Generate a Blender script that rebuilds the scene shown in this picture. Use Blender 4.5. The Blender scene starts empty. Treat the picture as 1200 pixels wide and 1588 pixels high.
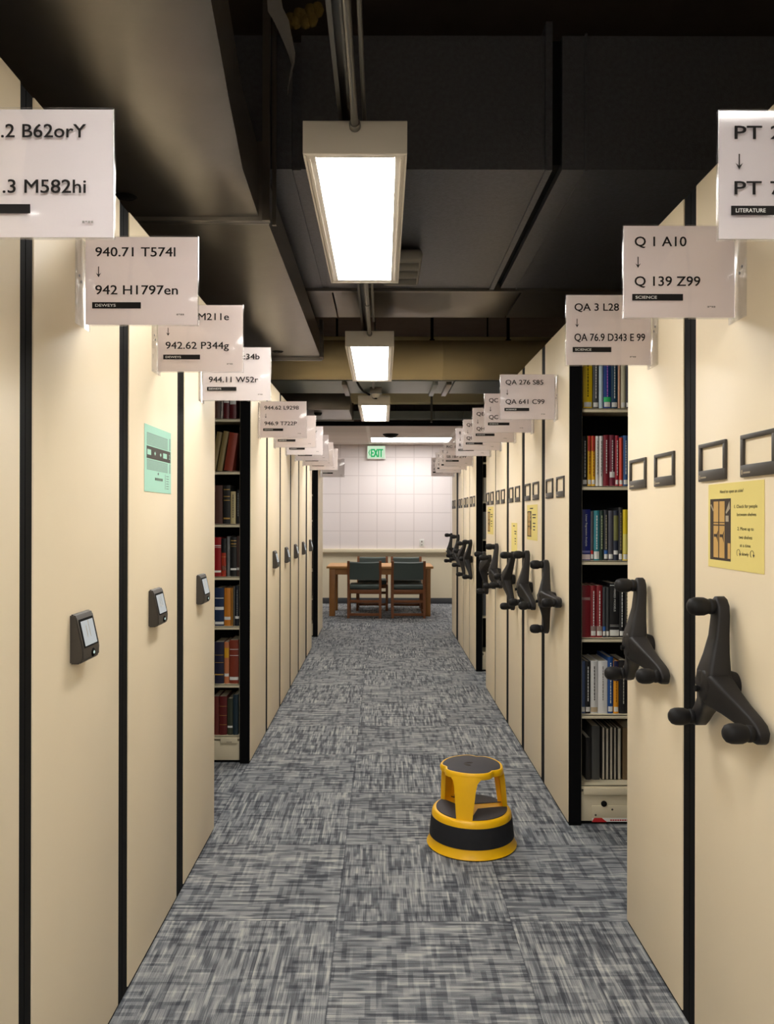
import bpy, bmesh, math, random
from mathutils import Vector, Matrix
random.seed(7)
scene = bpy.context.scene
C = scene.collection
PI = math.pi

# ------------------------------------------------------------------ camera, world, exposure
cam_d = bpy.data.cameras.new('camera')
cam = bpy.data.objects.new('camera', cam_d)
C.objects.link(cam)
cam.location = (0, 0, 1.44)
cam.rotation_euler = (PI / 2, -0.002, 0)
cam_d.sensor_fit = 'VERTICAL'
cam_d.sensor_height = 36.0
cam_d.lens = 36.0 * 1200 / 1588
cam_d.shift_x = 7 / 1588
cam_d.shift_y = 7 / 1588
cam_d.clip_start = 0.02
scene.camera = cam
scene.view_settings.view_transform = 'Standard'
scene.view_settings.look = 'None'
scene.view_settings.gamma = 1.0
scene.view_settings.use_curve_mapping = False
scene.view_settings.exposure = 1.52
scene.cycles.transparent_max_bounces = 24
scene.cycles.max_bounces = 12
scene.cycles.diffuse_bounces = 8
FIXTURE_E = 11.0
TROFFER_E = 4.3
w = bpy.data.worlds.new('world')
scene.world = w
w.use_nodes = True
w.node_tree.nodes['Background'].inputs[0].default_value = (0.02, 0.02, 0.02, 1)
w.node_tree.nodes['Background'].inputs[1].default_value = 0.3

# ------------------------------------------------------------------ materials
def lin(c):
    c = c / 255.0
    return c / 12.92 if c <= 0.04045 else ((c + 0.055) / 1.055) ** 2.4
def S(r, g, b): return (lin(r), lin(g), lin(b), 1)
_m = {}
def mat(name, col, rough=0.5, metal=0.0, spec=0.5, bump=0.0, bscale=200.0, var=0.0, vscale=8.0):
    if name in _m: return _m[name]
    m = bpy.data.materials.new(name); m.use_nodes = True
    nt = m.node_tree; b = nt.nodes['Principled BSDF']
    b.inputs['Base Color'].default_value = col
    b.inputs['Roughness'].default_value = rough
    b.inputs['Metallic'].default_value = metal
    b.inputs['Specular IOR Level'].default_value = spec
    if bump or var:
        tc = nt.nodes.new('ShaderNodeTexCoord')
    if bump:
        n = nt.nodes.new('ShaderNodeTexNoise'); n.inputs['Scale'].default_value = bscale; n.inputs['Detail'].default_value = 3
        nt.links.new(tc.outputs['Object'], n.inputs['Vector'])
        bp = nt.nodes.new('ShaderNodeBump'); bp.inputs['Strength'].default_value = bump; bp.inputs['Distance'].default_value = 0.002
        nt.links.new(n.outputs['Fac'], bp.inputs['Height']); nt.links.new(bp.outputs['Normal'], b.inputs['Normal'])
    if var:
        n = nt.nodes.new('ShaderNodeTexNoise'); n.inputs['Scale'].default_value = vscale; n.inputs['Detail'].default_value = 6
        nt.links.new(tc.outputs['Object'], n.inputs['Vector'])
        mx = nt.nodes.new('ShaderNodeMix'); mx.data_type = 'RGBA'
        mx.inputs[6].default_value = tuple(v * (1 - var) for v in col[:3]) + (1,)
        mx.inputs[7].default_value = tuple(min(1, v * (1 + var)) for v in col[:3]) + (1,)
        nt.links.new(n.outputs['Fac'], mx.inputs[0]); nt.links.new(mx.outputs[2], b.inputs['Base Color'])
    _m[name] = m
    return m
def cmat(r, g, b, rough=0.45):
    return mat('cover_%d_%d_%d' % (r, g, b), S(r, g, b), rough, 0, 0.4, 0.05, 400)
def emis(name, col, e):
    if name in _m: return _m[name]
    m = bpy.data.materials.new(name); m.use_nodes = True
    nt = m.node_tree; nt.nodes.clear()
    o = nt.nodes.new('ShaderNodeOutputMaterial'); em = nt.nodes.new('ShaderNodeEmission')
    em.inputs[0].default_value = col; em.inputs[1].default_value = e
    nt.links.new(em.outputs[0], o.inputs[0]); _m[name] = m
    return m
def acrylic():
    m = bpy.data.materials.new('clear_acrylic'); m.use_nodes = True
    nt = m.node_tree; nt.nodes.clear()
    o = nt.nodes.new('ShaderNodeOutputMaterial'); t = nt.nodes.new('ShaderNodeBsdfTransparent')
    t.inputs[0].default_value = (0.985, 0.987, 0.992, 1)
    g = nt.nodes.new('ShaderNodeBsdfGlossy'); g.inputs['Roughness'].default_value = 0.08
    f = nt.nodes.new('ShaderNodeLayerWeight'); f.inputs[0].default_value = 0.2
    sq = nt.nodes.new('ShaderNodeMath'); sq.operation = 'MULTIPLY_ADD'; sq.inputs[1].default_value = 0.7; sq.inputs[2].default_value = 0.02
    nt.links.new(f.outputs['Facing'], sq.inputs[0])
    mx = nt.nodes.new('ShaderNodeMixShader')
    nt.links.new(sq.outputs[0], mx.inputs[0]); nt.links.new(t.outputs[0], mx.inputs[1]); nt.links.new(g.outputs[0], mx.inputs[2])
    nt.links.new(mx.outputs[0], o.inputs[0])
    return m
def paper(name, col, trans, thru):
    m = bpy.data.materials.new(name); m.use_nodes = True
    nt = m.node_tree; nt.nodes.clear()
    o = nt.nodes.new('ShaderNodeOutputMaterial')
    d = nt.nodes.new('ShaderNodeBsdfDiffuse'); d.inputs[0].default_value = col
    tl = nt.nodes.new('ShaderNodeBsdfTranslucent'); tl.inputs[0].default_value = col
    tp = nt.nodes.new('ShaderNodeBsdfTransparent')
    a = nt.nodes.new('ShaderNodeMixShader'); a.inputs[0].default_value = trans
    b = nt.nodes.new('ShaderNodeMixShader'); b.inputs[0].default_value = thru
    nt.links.new(d.outputs[0], a.inputs[1]); nt.links.new(tl.outputs[0], a.inputs[2])
    nt.links.new(a.outputs[0], b.inputs[1]); nt.links.new(tp.outputs[0], b.inputs[2]); nt.links.new(b.outputs[0], o.inputs[0])
    return m

class N:
    """small node helper"""
    def __init__(s, nt): s.nt = nt
    def val(s, x, inp):
        if isinstance(x, (int, float)): inp.default_value = x
        else: s.nt.links.new(x, inp)
    def m(s, op, a, b=0.0, c=None):
        n = s.nt.nodes.new('ShaderNodeMath'); n.operation = op
        s.val(a, n.inputs[0]); s.val(b, n.inputs[1])
        if c is not None: s.val(c, n.inputs[2])
        return n.outputs[0]
    def xyz(s, x, y, z):
        n = s.nt.nodes.new('ShaderNodeCombineXYZ')
        for i, v in enumerate((x, y, z)): s.val(v, n.inputs[i])
        return n.outputs[0]
    def noise(s, vec, scale=1.0, detail=2.0):
        n = s.nt.nodes.new('ShaderNodeTexNoise'); n.inputs['Scale'].default_value = scale; n.inputs['Detail'].default_value = detail
        s.nt.links.new(vec, n.inputs['Vector']); return n.outputs['Fac']
    def smooth(s, x, lo, hi):
        n = s.nt.nodes.new('ShaderNodeMapRange'); n.interpolation_type = 'SMOOTHSTEP'
        s.val(x, n.inputs[0]); n.inputs[1].default_value = lo; n.inputs[2].default_value = hi
        return n.outputs[0]
    def ramp(s, x, stops):
        n = s.nt.nodes.new('ShaderNodeValToRGB'); e = n.color_ramp.elements
        e[0].position, e[0].color = stops[0]; e[1].position, e[1].color = stops[-1]
        for p, c in stops[1:-1]:
            k = e.new(p); k.color = c
        s.nt.links.new(x, n.inputs[0]); return n.outputs[0]

def carpet_mat():
    m = bpy.data.materials.new('carpet_tiles'); m.use_nodes = True
    nt = m.node_tree; b = nt.nodes['Principled BSDF']; h = N(nt)
    tc = nt.nodes.new('ShaderNodeTexCoord'); sp = nt.nodes.new('ShaderNodeSeparateXYZ')
    nt.links.new(tc.outputs['Object'], sp.inputs[0]); X, Y = sp.outputs[0], sp.outputs[1]
    u = h.m('DIVIDE', h.m('ADD', X, 0.159 + 6.2), 0.62); v = h.m('DIVIDE', h.m('ADD', Y, -2.754 + 6.42), 0.642)
    iu, iv = h.m('FLOOR', u), h.m('FLOOR', v); fu, fv = h.m('FRACT', u), h.m('FRACT', v)
    par = h.m('MODULO', h.m('ADD', iu, iv), 2.0)          # quarter-turned neighbours
    inv = h.m('SUBTRACT', 1.0, par)
    a = h.m('ADD', h.m('MULTIPLY', X, par), h.m('MULTIPLY', Y, inv))    # along the ribs
    c = h.m('ADD', h.m('MULTIPLY', Y, par), h.m('MULTIPLY', X, inv))    # across the ribs
    seed = h.m('ADD', h.m('MULTIPLY', iu, 17.3), h.m('MULTIPLY', iv, 31.7))
    def strip(along, across, wid, sc, sd):        # crisp dashes: each yarn row carries its own run of dark and light
        k = h.m('FLOOR', h.m('DIVIDE', across, wid))
        return h.noise(h.xyz(h.m('MULTIPLY', along, sc), h.m('MULTIPLY', k, 7.31), h.m('ADD', seed, sd)), 1.0, 1.0)
    d1 = h.smooth(strip(a, c, 0.0135, 5.0, 0.0), 0.50, 0.58)       # dark runs along the ribs
    d2 = h.smooth(strip(c, a, 0.0165, 6.0, 40.0), 0.53, 0.60)      # dark runs across
    l1 = h.smooth(strip(a, c, 0.0075, 5.0, 80.0), 0.55, 0.64)     # light runs along the ribs
    l2 = h.smooth(strip(c, a, 0.0095, 6.0, 120.0), 0.58, 0.66)
    n3 = h.noise(h.xyz(h.m('MULTIPLY', a, 10.0), h.m('MULTIPLY', c, 380.0), seed), 1.0, 0.0)   # yarn
    n4 = h.noise(h.xyz(h.m('MULTIPLY', X, 420.0), h.m('MULTIPLY', Y, 420.0), 0.0), 1.0, 1.0)
    n5 = h.noise(h.xyz(h.m('MULTIPLY', X, 11.0), h.m('MULTIPLY', Y, 11.0), seed), 1.0, 2.0)
    t = h.m('SUBTRACT', 0.50, h.m('MULTIPLY', d1, 0.27)); t = h.m('SUBTRACT', t, h.m('MULTIPLY', d2, 0.20))
    t = h.m('ADD', t, h.m('MULTIPLY', l1, 0.22)); t = h.m('ADD', t, h.m('MULTIPLY', l2, 0.12))
    t = h.m('ADD', t, h.m('MULTIPLY', h.m('SUBTRACT', n3, 0.5), 0.50))
    t = h.m('ADD', t, h.m('MULTIPLY', h.m('SUBTRACT', n4, 0.5), 0.35))
    t = h.m('ADD', t, h.m('MULTIPLY', h.m('SUBTRACT', n5, 0.5), 0.40))
    eu = h.m('MINIMUM', fu, h.m('SUBTRACT', 1.0, fu)); ev = h.m('MINIMUM', fv, h.m('SUBTRACT', 1.0, fv))
    seam = h.m('SUBTRACT', 1.0, h.smooth(h.m('MINIMUM', eu, ev), 0.001, 0.006))
    t = h.m('SUBTRACT', t, h.m('MULTIPLY', seam, 0.22))
    col = h.ramp(t, [(0.02, S(68, 71, 78)), (0.34, S(107, 111, 117)), (0.60, S(148, 151, 154)), (0.88, S(184, 184, 180))])
    nt.links.new(col, b.inputs['Base Color']); b.inputs['Roughness'].default_value = 0.95; b.inputs['Specular IOR Level'].default_value = 0.15
    bp = nt.nodes.new('ShaderNodeBump'); bp.inputs['Strength'].default_value = 0.35; bp.inputs['Distance'].default_value = 0.003
    nt.links.new(t, bp.inputs['Height']); nt.links.new(bp.outputs['Normal'], b.inputs['Normal'])
    return m

def grid_mat(name, col, seamcol, px, py, ax, width=0.012, rough=0.8, ox=0.0, oy=0.0, speck=0.06):
    """square panels with fine seams; ax = which object axes span the surface"""
    m = bpy.data.materials.new(name); m.use_nodes = True
    nt = m.node_tree; b = nt.nodes['Principled BSDF']; h = N(nt)
    tc = nt.nodes.new('ShaderNodeTexCoord'); sp = nt.nodes.new('ShaderNodeSeparateXYZ'); nt.links.new(tc.outputs['Object'], sp.inputs[0])
    U, V = sp.outputs[ax[0]], sp.outputs[ax[1]]
    fu = h.m('FRACT', h.m('DIVIDE', h.m('ADD', U, 50 * px + ox), px)); fv = h.m('FRACT', h.m('DIVIDE', h.m('ADD', V, 50 * py + oy), py))
    e = h.m('MINIMUM', h.m('MINIMUM', fu, h.m('SUBTRACT', 1.0, fu)), h.m('MINIMUM', fv, h.m('SUBTRACT', 1.0, fv)))
    seam = h.smooth(e, width * 0.4, width * 1.6)
    n = h.noise(h.xyz(h.m('MULTIPLY', U, 60.0), h.m('MULTIPLY', V, 60.0), 0.0), 1.0, 4.0)
    k = h.m('ADD', h.m('MULTIPLY', h.m('SUBTRACT', n, 0.5), speck * 4), seam)
    c = h.ramp(k, [(0.0, seamcol), (1.0, col)])
    nt.links.new(c, b.inputs['Base Color']); b.inputs['Roughness'].default_value = rough; b.inputs['Specular IOR Level'].default_value = 0.2
    return m

M = dict(
    cream=mat('cream_paint', S(245, 229, 199), 0.42, 0, 0.4, 0.04, 350, 0.03, 3),
    shelfpaint=mat('shelf_cream_paint', S(214, 203, 175), 0.45, 0, 0.4),
    carcass=mat('carcass_grey', S(120, 112, 98), 0.6),
    black=mat('black_rubber', S(10, 10, 11), 0.65, 0, 0.12),
    blackface=mat('black_laminate', S(9, 9, 11), 0.65, 0, 0.12),
    dark=mat('dark_void', S(14, 14, 14), 0.8, 0, 0.2),
    handle=mat('charcoal_plastic', S(30, 28, 29), 0.5, 0, 0.35, 0.08, 900),
    knob=mat('black_grip', S(24, 23, 24), 0.6, 0, 0.3, 0.05, 900),
    frame=mat('grey_frame_plastic', S(62, 57, 52), 0.45),
    steel=mat('steel', S(150, 150, 150), 0.35, 1.0),
    conduit=mat('conduit_steel', S(128, 126, 122), 0.38, 0.85),
    acr=acrylic(),
    white=mat('white_label', S(228, 228, 224), 0.6),
    ink=mat('black_ink', S(38, 36, 36), 0.7, 0, 0.1),
    ink2=mat('grey_ink', S(70, 66, 64), 0.7, 0, 0.1),
    faint=mat('faint_ink', S(150, 145, 142), 0.8, 0, 0.1),
    yellow=mat('stool_yellow', S(246, 190, 12), 0.38, 0, 0.5, 0.05, 60, 0.05, 20),
    rubber=mat('stool_black_band', S(36, 37, 42), 0.7, 0, 0.3, 0.1, 300, 0.15, 30),
    tread=mat('stool_tread', S(74, 72, 76), 0.75, 0, 0.3, 0.2, 500, 0.12, 12),
    oak=mat('oak', S(158, 110, 60), 0.42, 0, 0.4, 0, 0, 0.14, 14),
    oaktop=mat('oak_top', S(196, 146, 88), 0.35, 0, 0.5, 0, 0, 0.1, 10),
    walnut=mat('chair_wood', S(126, 76, 42), 0.42, 0, 0.4, 0, 0, 0.15, 22),
    vinyl=mat('grey_green_vinyl', S(72, 84, 82), 0.5, 0, 0.4, 0.05, 300),
    duct=mat('black_painted_duct', S(126, 121, 114), 0.30, 0.8, 0.5, 0.12, 40, 0.12, 9),
    wrap=mat('black_duct_wrap', S(96, 97, 103), 0.36, 0.45, 0.5, 0.5, 160, 0.35, 60),
    ductgrey=mat('galvanised_duct', S(134, 142, 142), 0.4, 0.35, 0.5, 0.08, 30, 0.1, 6),
    pipe=mat('tan_pipe_wrap', S(204, 187, 146), 0.6, 0, 0.3, 0.06, 60, 0.06, 6),
    beam=mat('cream_beam', S(226, 216, 176), 0.6),
    slab=mat('dark_slab', S(98, 86, 78), 0.9, 0, 0.1, 0.3, 30, 0.2, 6),
    fixture=mat('fixture_enamel', S(226, 219, 208), 0.4, 0, 0.5),
    insul=mat('yellow_insulation', S(112, 94, 50), 0.9, 0, 0.1, 0.6, 90, 0.3, 40),
    tape=mat('grey_tape', S(150, 146, 142), 0.5),
    diff=emis('diffuser', (1.0, 0.965, 0.91, 1), FIXTURE_E),
    troff=emis('troffer_lens', (1.0, 0.955, 0.90, 1), TROFFER_E),
    base=mat('dark_baseboard', S(64, 66, 70), 0.6),
    lowwall=mat('cream_wall', S(232, 220, 192), 0.7),
    teal=mat('mint_paper', S(176, 224, 204), 0.7, 0, 0.2),
    tealgrey=mat('mint_grey_print', S(150, 178, 166), 0.7, 0, 0.2),
    yellowpaper=mat('yellow_paper', S(238, 220, 138), 0.75, 0, 0.2),
    red=mat('red_print', S(200, 40, 42), 0.6),
    pages=mat('page_edges', S(206, 198, 180), 0.85, 0, 0.1),
    green=emis('exit_green', (0.02, 0.36, 0.11, 1), 0.4),
    exitface=emis('exit_face', (0.70, 0.92, 0.66, 1), 0.3),
    screen=emis('keypad_screen', (0.72, 0.74, 0.72, 1), 0.24),
    led=emis('led', (0.35, 0.9, 0.6, 1), 1.5),
    ledw=emis('led_white', (0.7, 0.9, 0.8, 1), 0.3),
    print_cream=mat('print_cream', S(206, 166, 100), 0.7, 0, 0.2),
    print_dark=mat('print_dark', S(72, 62, 54), 0.7, 0, 0.2),
    print_grey=mat('print_grey', S(176, 164, 142), 0.7, 0, 0.2),
    vent=mat('grey_vent', S(120, 116, 110), 0.5),
)
PAPER = paper('sign_paper', S(248, 240, 238), 0.5, 0.05)
PAPER_LIT = paper('sign_paper_lit', S(250, 243, 243), 0.22, 0.0)  # lit copy of the same paper: whiter, less translucent, for the brighter-lit signs
CARPET = carpet_mat()
WALLTILE = grid_mat('acoustic_wall_tiles', S(236, 229, 230), S(216, 208, 209), 0.305, 0.305, (0, 2), 0.02, 0.85, 0.09, 0.02)
CEILTILE = grid_mat('lay_in_tiles', S(214, 204, 196), S(238, 232, 226), 1.22, 0.61, (0, 1), 0.02, 0.8, 0.2, 0.0, 0.04)

# ------------------------------------------------------------------ mesh helpers
class MB:
    def __init__(s, *mats): s.bm = bmesh.new(); s.mats = list(mats)
    def _fin(s, geo, mi, smooth):
        for f in geo:
            f.material_index = mi; f.smooth = smooth
    def box(s, x0, x1, y0, y1, z0, z1, bev=0.0, mi=0, rot=None, seg=2):
        r = bmesh.ops.create_cube(s.bm, size=1.0)
        vs = r['verts']
        c = Vector(((x0 + x1) / 2, (y0 + y1) / 2, (z0 + z1) / 2))
        for v in vs:
            p = Vector((v.co.x * (x1 - x0), v.co.y * (y1 - y0), v.co.z * (z1 - z0)))
            if rot is not None: p = rot @ p
            v.co = p + c
        fs = set(f for v in vs for f in v.link_faces)
        if bev > 0:
            es = list(set(e for v in vs for e in v.link_edges))
            rr = bmesh.ops.bevel(s.bm, geom=es, offset=bev, segments=seg, profile=0.5, affect='EDGES')
            fs = set(f for f in rr['faces']) | set(f for f in fs if f.is_valid)
        s._fin(fs, mi, False)
        return s
    def prism(s, pts, axis, a, b, mi=0, smooth=False):
        """closed 2D outline extruded along axis; outline axes are the other two in order"""
        def mk(p, t):
            if axis == 0: return (t, p[0], p[1])
            if axis == 1: return (p[0], t, p[1])
            return (p[0], p[1], t)
        A = [s.bm.verts.new(mk(p, a)) for p in pts]; B = [s.bm.verts.new(mk(p, b)) for p in pts]
        n = len(pts); fs = [s.bm.faces.new(A[::-1]), s.bm.faces.new(B)]
        s._fin(fs, mi, False)
        qs = [s.bm.faces.new((A[i], A[(i + 1) % n], B[(i + 1) % n], B[i])) for i in range(n)]
        s._fin(qs, mi, smooth)
        return s
    def loft(s, rings, mi=0, smooth=True, caps=True, closed=True):
        R = [[s.bm.verts.new(p) for p in r] for r in rings]
        n = len(R[0]); fs = []
        for i in range(len(R) - 1):
            for j in range(n if closed else n - 1):
                k = (j + 1) % n
                fs.append(s.bm.faces.new((R[i][j], R[i][k], R[i + 1][k], R[i + 1][j])))
        s._fin(fs, mi, smooth)
        if caps and closed: s._fin([s.bm.faces.new(R[0][::-1]), s.bm.faces.new(R[-1])], mi, False)
        return s
    def lathe(s, prof, axis=2, c=(0, 0, 0), n=32, mi=0, sgn=1):
        """prof = list of (radius, t) along axis"""
        rings = []
        for r, t in prof:
            ring = []
            for i in range(n):
                a = 2 * PI * i / n; u, v = max(r, 1e-5) * math.cos(a), max(r, 1e-5) * math.sin(a)
                p = [0, 0, 0]; p[axis] = t * sgn; p[(axis + 1) % 3] = u; p[(axis + 2) % 3] = v
                ring.append((p[0] + c[0], p[1] + c[1], p[2] + c[2]))
            rings.append(ring)
        return s.loft(rings, mi, True)
    def tube(s, pts, r, n=12, mi=0):
        P = [Vector(p) for p in pts]; rings = []; prev = None
        for i, p in enumerate(P):
            d = (P[min(i + 1, len(P) - 1)] - P[max(i - 1, 0)]).normalized()
            if prev is None:
                prev = d.orthogonal().normalized()
            u = (prev - d * prev.dot(d)).normalized(); prev = u; v = d.cross(u)
            rr = r[i] if isinstance(r, (list, tuple)) else r
            rings.append([p + u * rr * math.cos(2 * PI * k / n) + v * rr * math.sin(2 * PI * k / n) for k in range(n)])
        return s.loft(rings, mi, True)
    def poly(s, pts, mi=0):
        f = s.bm.faces.new([s.bm.verts.new(p) for p in pts]); f.material_index = mi; return s
    def build(s, name, parent=None, loc=(0, 0, 0), rot=(0, 0, 0)):
        bmesh.ops.recalc_face_normals(s.bm, faces=s.bm.faces[:])
        me = bpy.data.meshes.new(name); s.bm.to_mesh(me); s.bm.free()
        for m in s.mats: me.materials.append(m)
        me.set_sharp_from_angle(angle=math.radians(40))
        return link(name, me, parent, loc, rot)

def link(name, me, parent=None, loc=(0, 0, 0), rot=(0, 0, 0)):
    o = bpy.data.objects.new(name, me); C.objects.link(o)
    o.parent = parent; o.location = loc; o.rotation_euler = rot
    return o
def tag(o, label=None, cat=None, group=None, kind=None):
    if label: o['label'] = label
    if cat: o['category'] = cat
    if group: o['group'] = group
    if kind: o['kind'] = kind
    return o
def thing(name, label, cat, loc=(0, 0, 0), group=None, rot=(0, 0, 0)):
    o = bpy.data.objects.new(name, None); C.objects.link(o); o.empty_display_size = 0.1
    o.location = loc; o.rotation_euler = rot
    return tag(o, label, cat, group)
def copy_tree(o, parent=None):
    c = o.copy(); C.objects.link(c); c.parent = parent
    for ch in list(o.children): copy_tree(ch, c)
    return c
def struct(o): return tag(o, kind='structure')

_cap = {}
def text_mesh(s, cap, width=None, bold=0.0, align='LEFT', shear=0.0):
    cu = bpy.data.curves.new('writing', 'FONT'); cu.body = s; cu.size = 1.0; cu.offset = 0.0; cu.resolution_u = 3; cu.shear = shear
    o = bpy.data.objects.new('writing', cu); C.objects.link(o)
    dg = bpy.context.evaluated_depsgraph_get(); dg.update()
    me = bpy.data.meshes.new_from_object(o.evaluated_get(dg))
    bpy.data.objects.remove(o); bpy.data.curves.remove(cu)
    k = cap / 0.73
    xs = [v.co.x for v in me.vertices]
    x0, x1 = min(xs), max(xs); kx = k if width is None else width / (x1 - x0)
    off = {'LEFT': -x0, 'CENTER': -(x0 + x1) / 2, 'RIGHT': -x1}[align]
    for v in me.vertices: v.co = ((v.co.x + off) * kx, v.co.y * k, 0.0)
    if bold:                                    # heavier strokes
        bm = bmesh.new()
        for i, (sx, sy) in enumerate(((-1, -0.6), (1, -0.6), (-1, 0.6), (1, 0.6), (0, 0))):
            n0 = len(bm.verts); bm.from_mesh(me); bm.verts.ensure_lookup_table()
            for v in bm.verts[n0:]: v.co += Vector((sx * bold * k, sy * bold * k, i * 2e-5))
        bm.to_mesh(me); bm.free()
    return me
FACE = {'-y': (PI / 2, 0, 0), '-x': (PI / 2, 0, -PI / 2), '+x': (PI / 2, 0, PI / 2)}
def text(name, s, m, parent, loc, cap, width=None, bold=0.0, face='-y', align='LEFT', shear=0.0, rot=None):
    me = text_mesh(s, cap, width, bold, align, shear); me.materials.append(m)
    return link(name, me, parent, loc, rot if rot is not None else FACE[face])

# ------------------------------------------------------------------ room shell
H = 2.36            # shelving height
XL, XR = -0.767, 0.868
struct(MB(CARPET).box(-4.3, 4.3, -3.1, 13.0, -0.05, 0.0).build('floor'))
struct(MB(M['slab']).box(-4.3, 4.3, -3.1, 13.0, 3.6, 3.75).build('ceiling'))
struct(MB(CEILTILE).box(-4.2, 4.2, 10.12, 12.8, 2.627, 2.66).build('ceiling'))
struct(MB(M['black']).box(-4.2, 4.2, 10.06, 10.118, 2.622, 2.675).build('trim_1'))
wb = MB(WALLTILE, M['lowwall'])
wb.box(-4.2, 4.2, 12.8, 13.0, 0.86, 3.6, mi=0); wb.box(-4.2, 4.2, 12.8, 13.0, 0.0, 0.86, mi=1)
struct(wb.build('wall_far'))
struct(MB(mat('side_wall_paint', S(214, 204, 186), 0.8)).box(-4.3, -4.2, -3.1, 13.0, 0, 3.6).build('wall_left'))
struct(MB(mat('side_wall_paint', S(214, 204, 186), 0.8)).box(4.2, 4.3, -3.1, 13.0, 0, 3.6).build('wall_right'))
struct(MB(mat('side_wall_paint', S(214, 204, 186), 0.8)).box(-4.3, 4.3, -3.2, -3.1, 0, 3.6).build('wall_near'))
struct(MB(M['lowwall']).box(-4.2, 4.2, 12.755, 12.8, 0.845, 0.905, 0.006).build('trim_2'))
struct(MB(M['base']).box(-4.2, 4.2, 12.785, 12.8, 0.0, 0.095, 0.003).build('baseboard_far'))

# ------------------------------------------------------------------ big shapes under the ceiling
def duct_box(mb, x0, x1, y0, y1, z0, z1, crown=0.02, mi=0, right=None, front_crown=0.0):
    """sheet metal duct, underside cross-broken into four shallow facets"""
    bm = mb.bm
    def V(*p): return bm.verts.new(p)
    if right is None: right = [(x1, y0), (x1, y1)]
    top = [V(x0, y0, z1)] + [V(x, y, z1) for x, y in right] + [V(x0, y1, z1)]
    bot = [V(x0, y0, z0)] + [V(x, y, z0) for x, y in right] + [V(x0, y1, z0)]
    n = len(top)
    cx = sum(v.co.x for v in bot) / n; cx = (x0 + (right[0][0] + right[-1][0]) / 2) / 2
    c = V(cx, (y0 + y1) / 2, z0 - crown)
    fs = [bm.faces.new(top)]
    for i in range(n):
        j = (i + 1) % n
        fs.append(bm.faces.new((bot[i], bot[j], top[j], top[i])))
        fs.append(bm.faces.new((bot[j], bot[i], c)))
    for f in fs: f.material_index = mi
    return mb

# left supply duct
t = thing('supply_duct', 'black sheet metal duct running along the left above the shelving signs', 'duct', (-0.7, 2.88, 2.55))
L = (-0.7, 2.88, 2.55)
def loc3(x, y, z): return (x - L[0], y - L[1], z - L[2])
def shifted(mb, d):
    for v in mb.bm.verts: v.co -= Vector(d)
    return mb
mb = duct_box(MB(M['duct']), -0.98, -0.42, 0.9, 2.87, 2.55, 2.80, 0.05, right=[(-0.365, 0.9), (-0.371, 1.66), (-0.388, 1.835), (-0.41, 2.05), (-0.43, 2.27), (-0.449, 2.47), (-0.461, 2.87)])
shifted(mb, L).build('duct_section', t, (0, 0, 0))
mb = duct_box(MB(M['duct']), -1.0, -0.435, 2.905, 5.41, 2.55, 2.712, 0.05)
shifted(mb, L).build('duct_section', t)
mb = MB(M['duct'])
mb.box(-1.02, -0.435, 2.868, 2.885, 2.535, 2.83, 0.002); shifted(mb, L).build('flange', t)
mb = MB(M['duct']); mb.box(-1.02, -0.425, 2.889, 2.906, 2.535, 2.80, 0.002); shifted(mb, L).build('flange', t)
for q_ in ((-0.447, -0.42, 2.862, 2.885, 2.535, 3.6), (-0.415, -0.400, 2.895, 2.907, 2.53, 3.6)):
    mb = MB(M['duct']); mb.box(*q_); shifted(mb, L).build('hanger_strap', t)
mb = MB(M['duct'])
mb.box(-1.02, -0.425, 5.40, 5.43, 2.53, 2.76, 0.002); shifted(mb, L).build('flange', t); mb = MB(M['duct']); mb.box(-0.44, -0.415, 5.34, 5.43, 2.54, 2.80)
shifted(mb, L).build('flange', t)
for (x, y, z) in ((-0.885, 2.66, 2.55), (-0.70, 5.16, 2.55)):
    mb = MB(M['dark']); mb.lathe([(0.0, -0.018), (0.03, -0.016), (0.041, -0.008), (0.043, 0.004), (0, 0.004)], 2, (x, y, z), 24)
    shifted(mb, L).build('port_cap', t)
t = thing('return_duct', 'dark boxed duct end far along the left above the fifth and later signs', 'duct', (-0.7, 8.4, 2.55))
L = (-0.7, 8.4, 2.55)
mb = duct_box(MB(M['duct']), -1.6, -0.35, 8.0, 8.9, 2.55, 2.735, 0.012); shifted(mb, L).build('duct_section', t)
for y in (7.98, 8.9):
    mb = MB(M['duct']); mb.box(-1.6, -0.335, y, y + 0.02, 2.54, 2.745, 0.002); shifted(mb, L).build('flange', t)
for x in (-1.3, -0.5):
    mb = MB(M['dark']); mb.box(x - 0.012, x + 0.012, 8.44, 8.45, 2.73, 3.6); shifted(mb, L).build('hanger_strap', t)
mb = MB(M['dark']); mb.lathe([(0.0, -0.03), (0.03, -0.028), (0.042, -0.012), (0.043, 0.01), (0, 0.01)], 2, (-0.69, 8.25, 2.545), 24); shifted(mb, L).build('port_cap', t)

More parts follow.
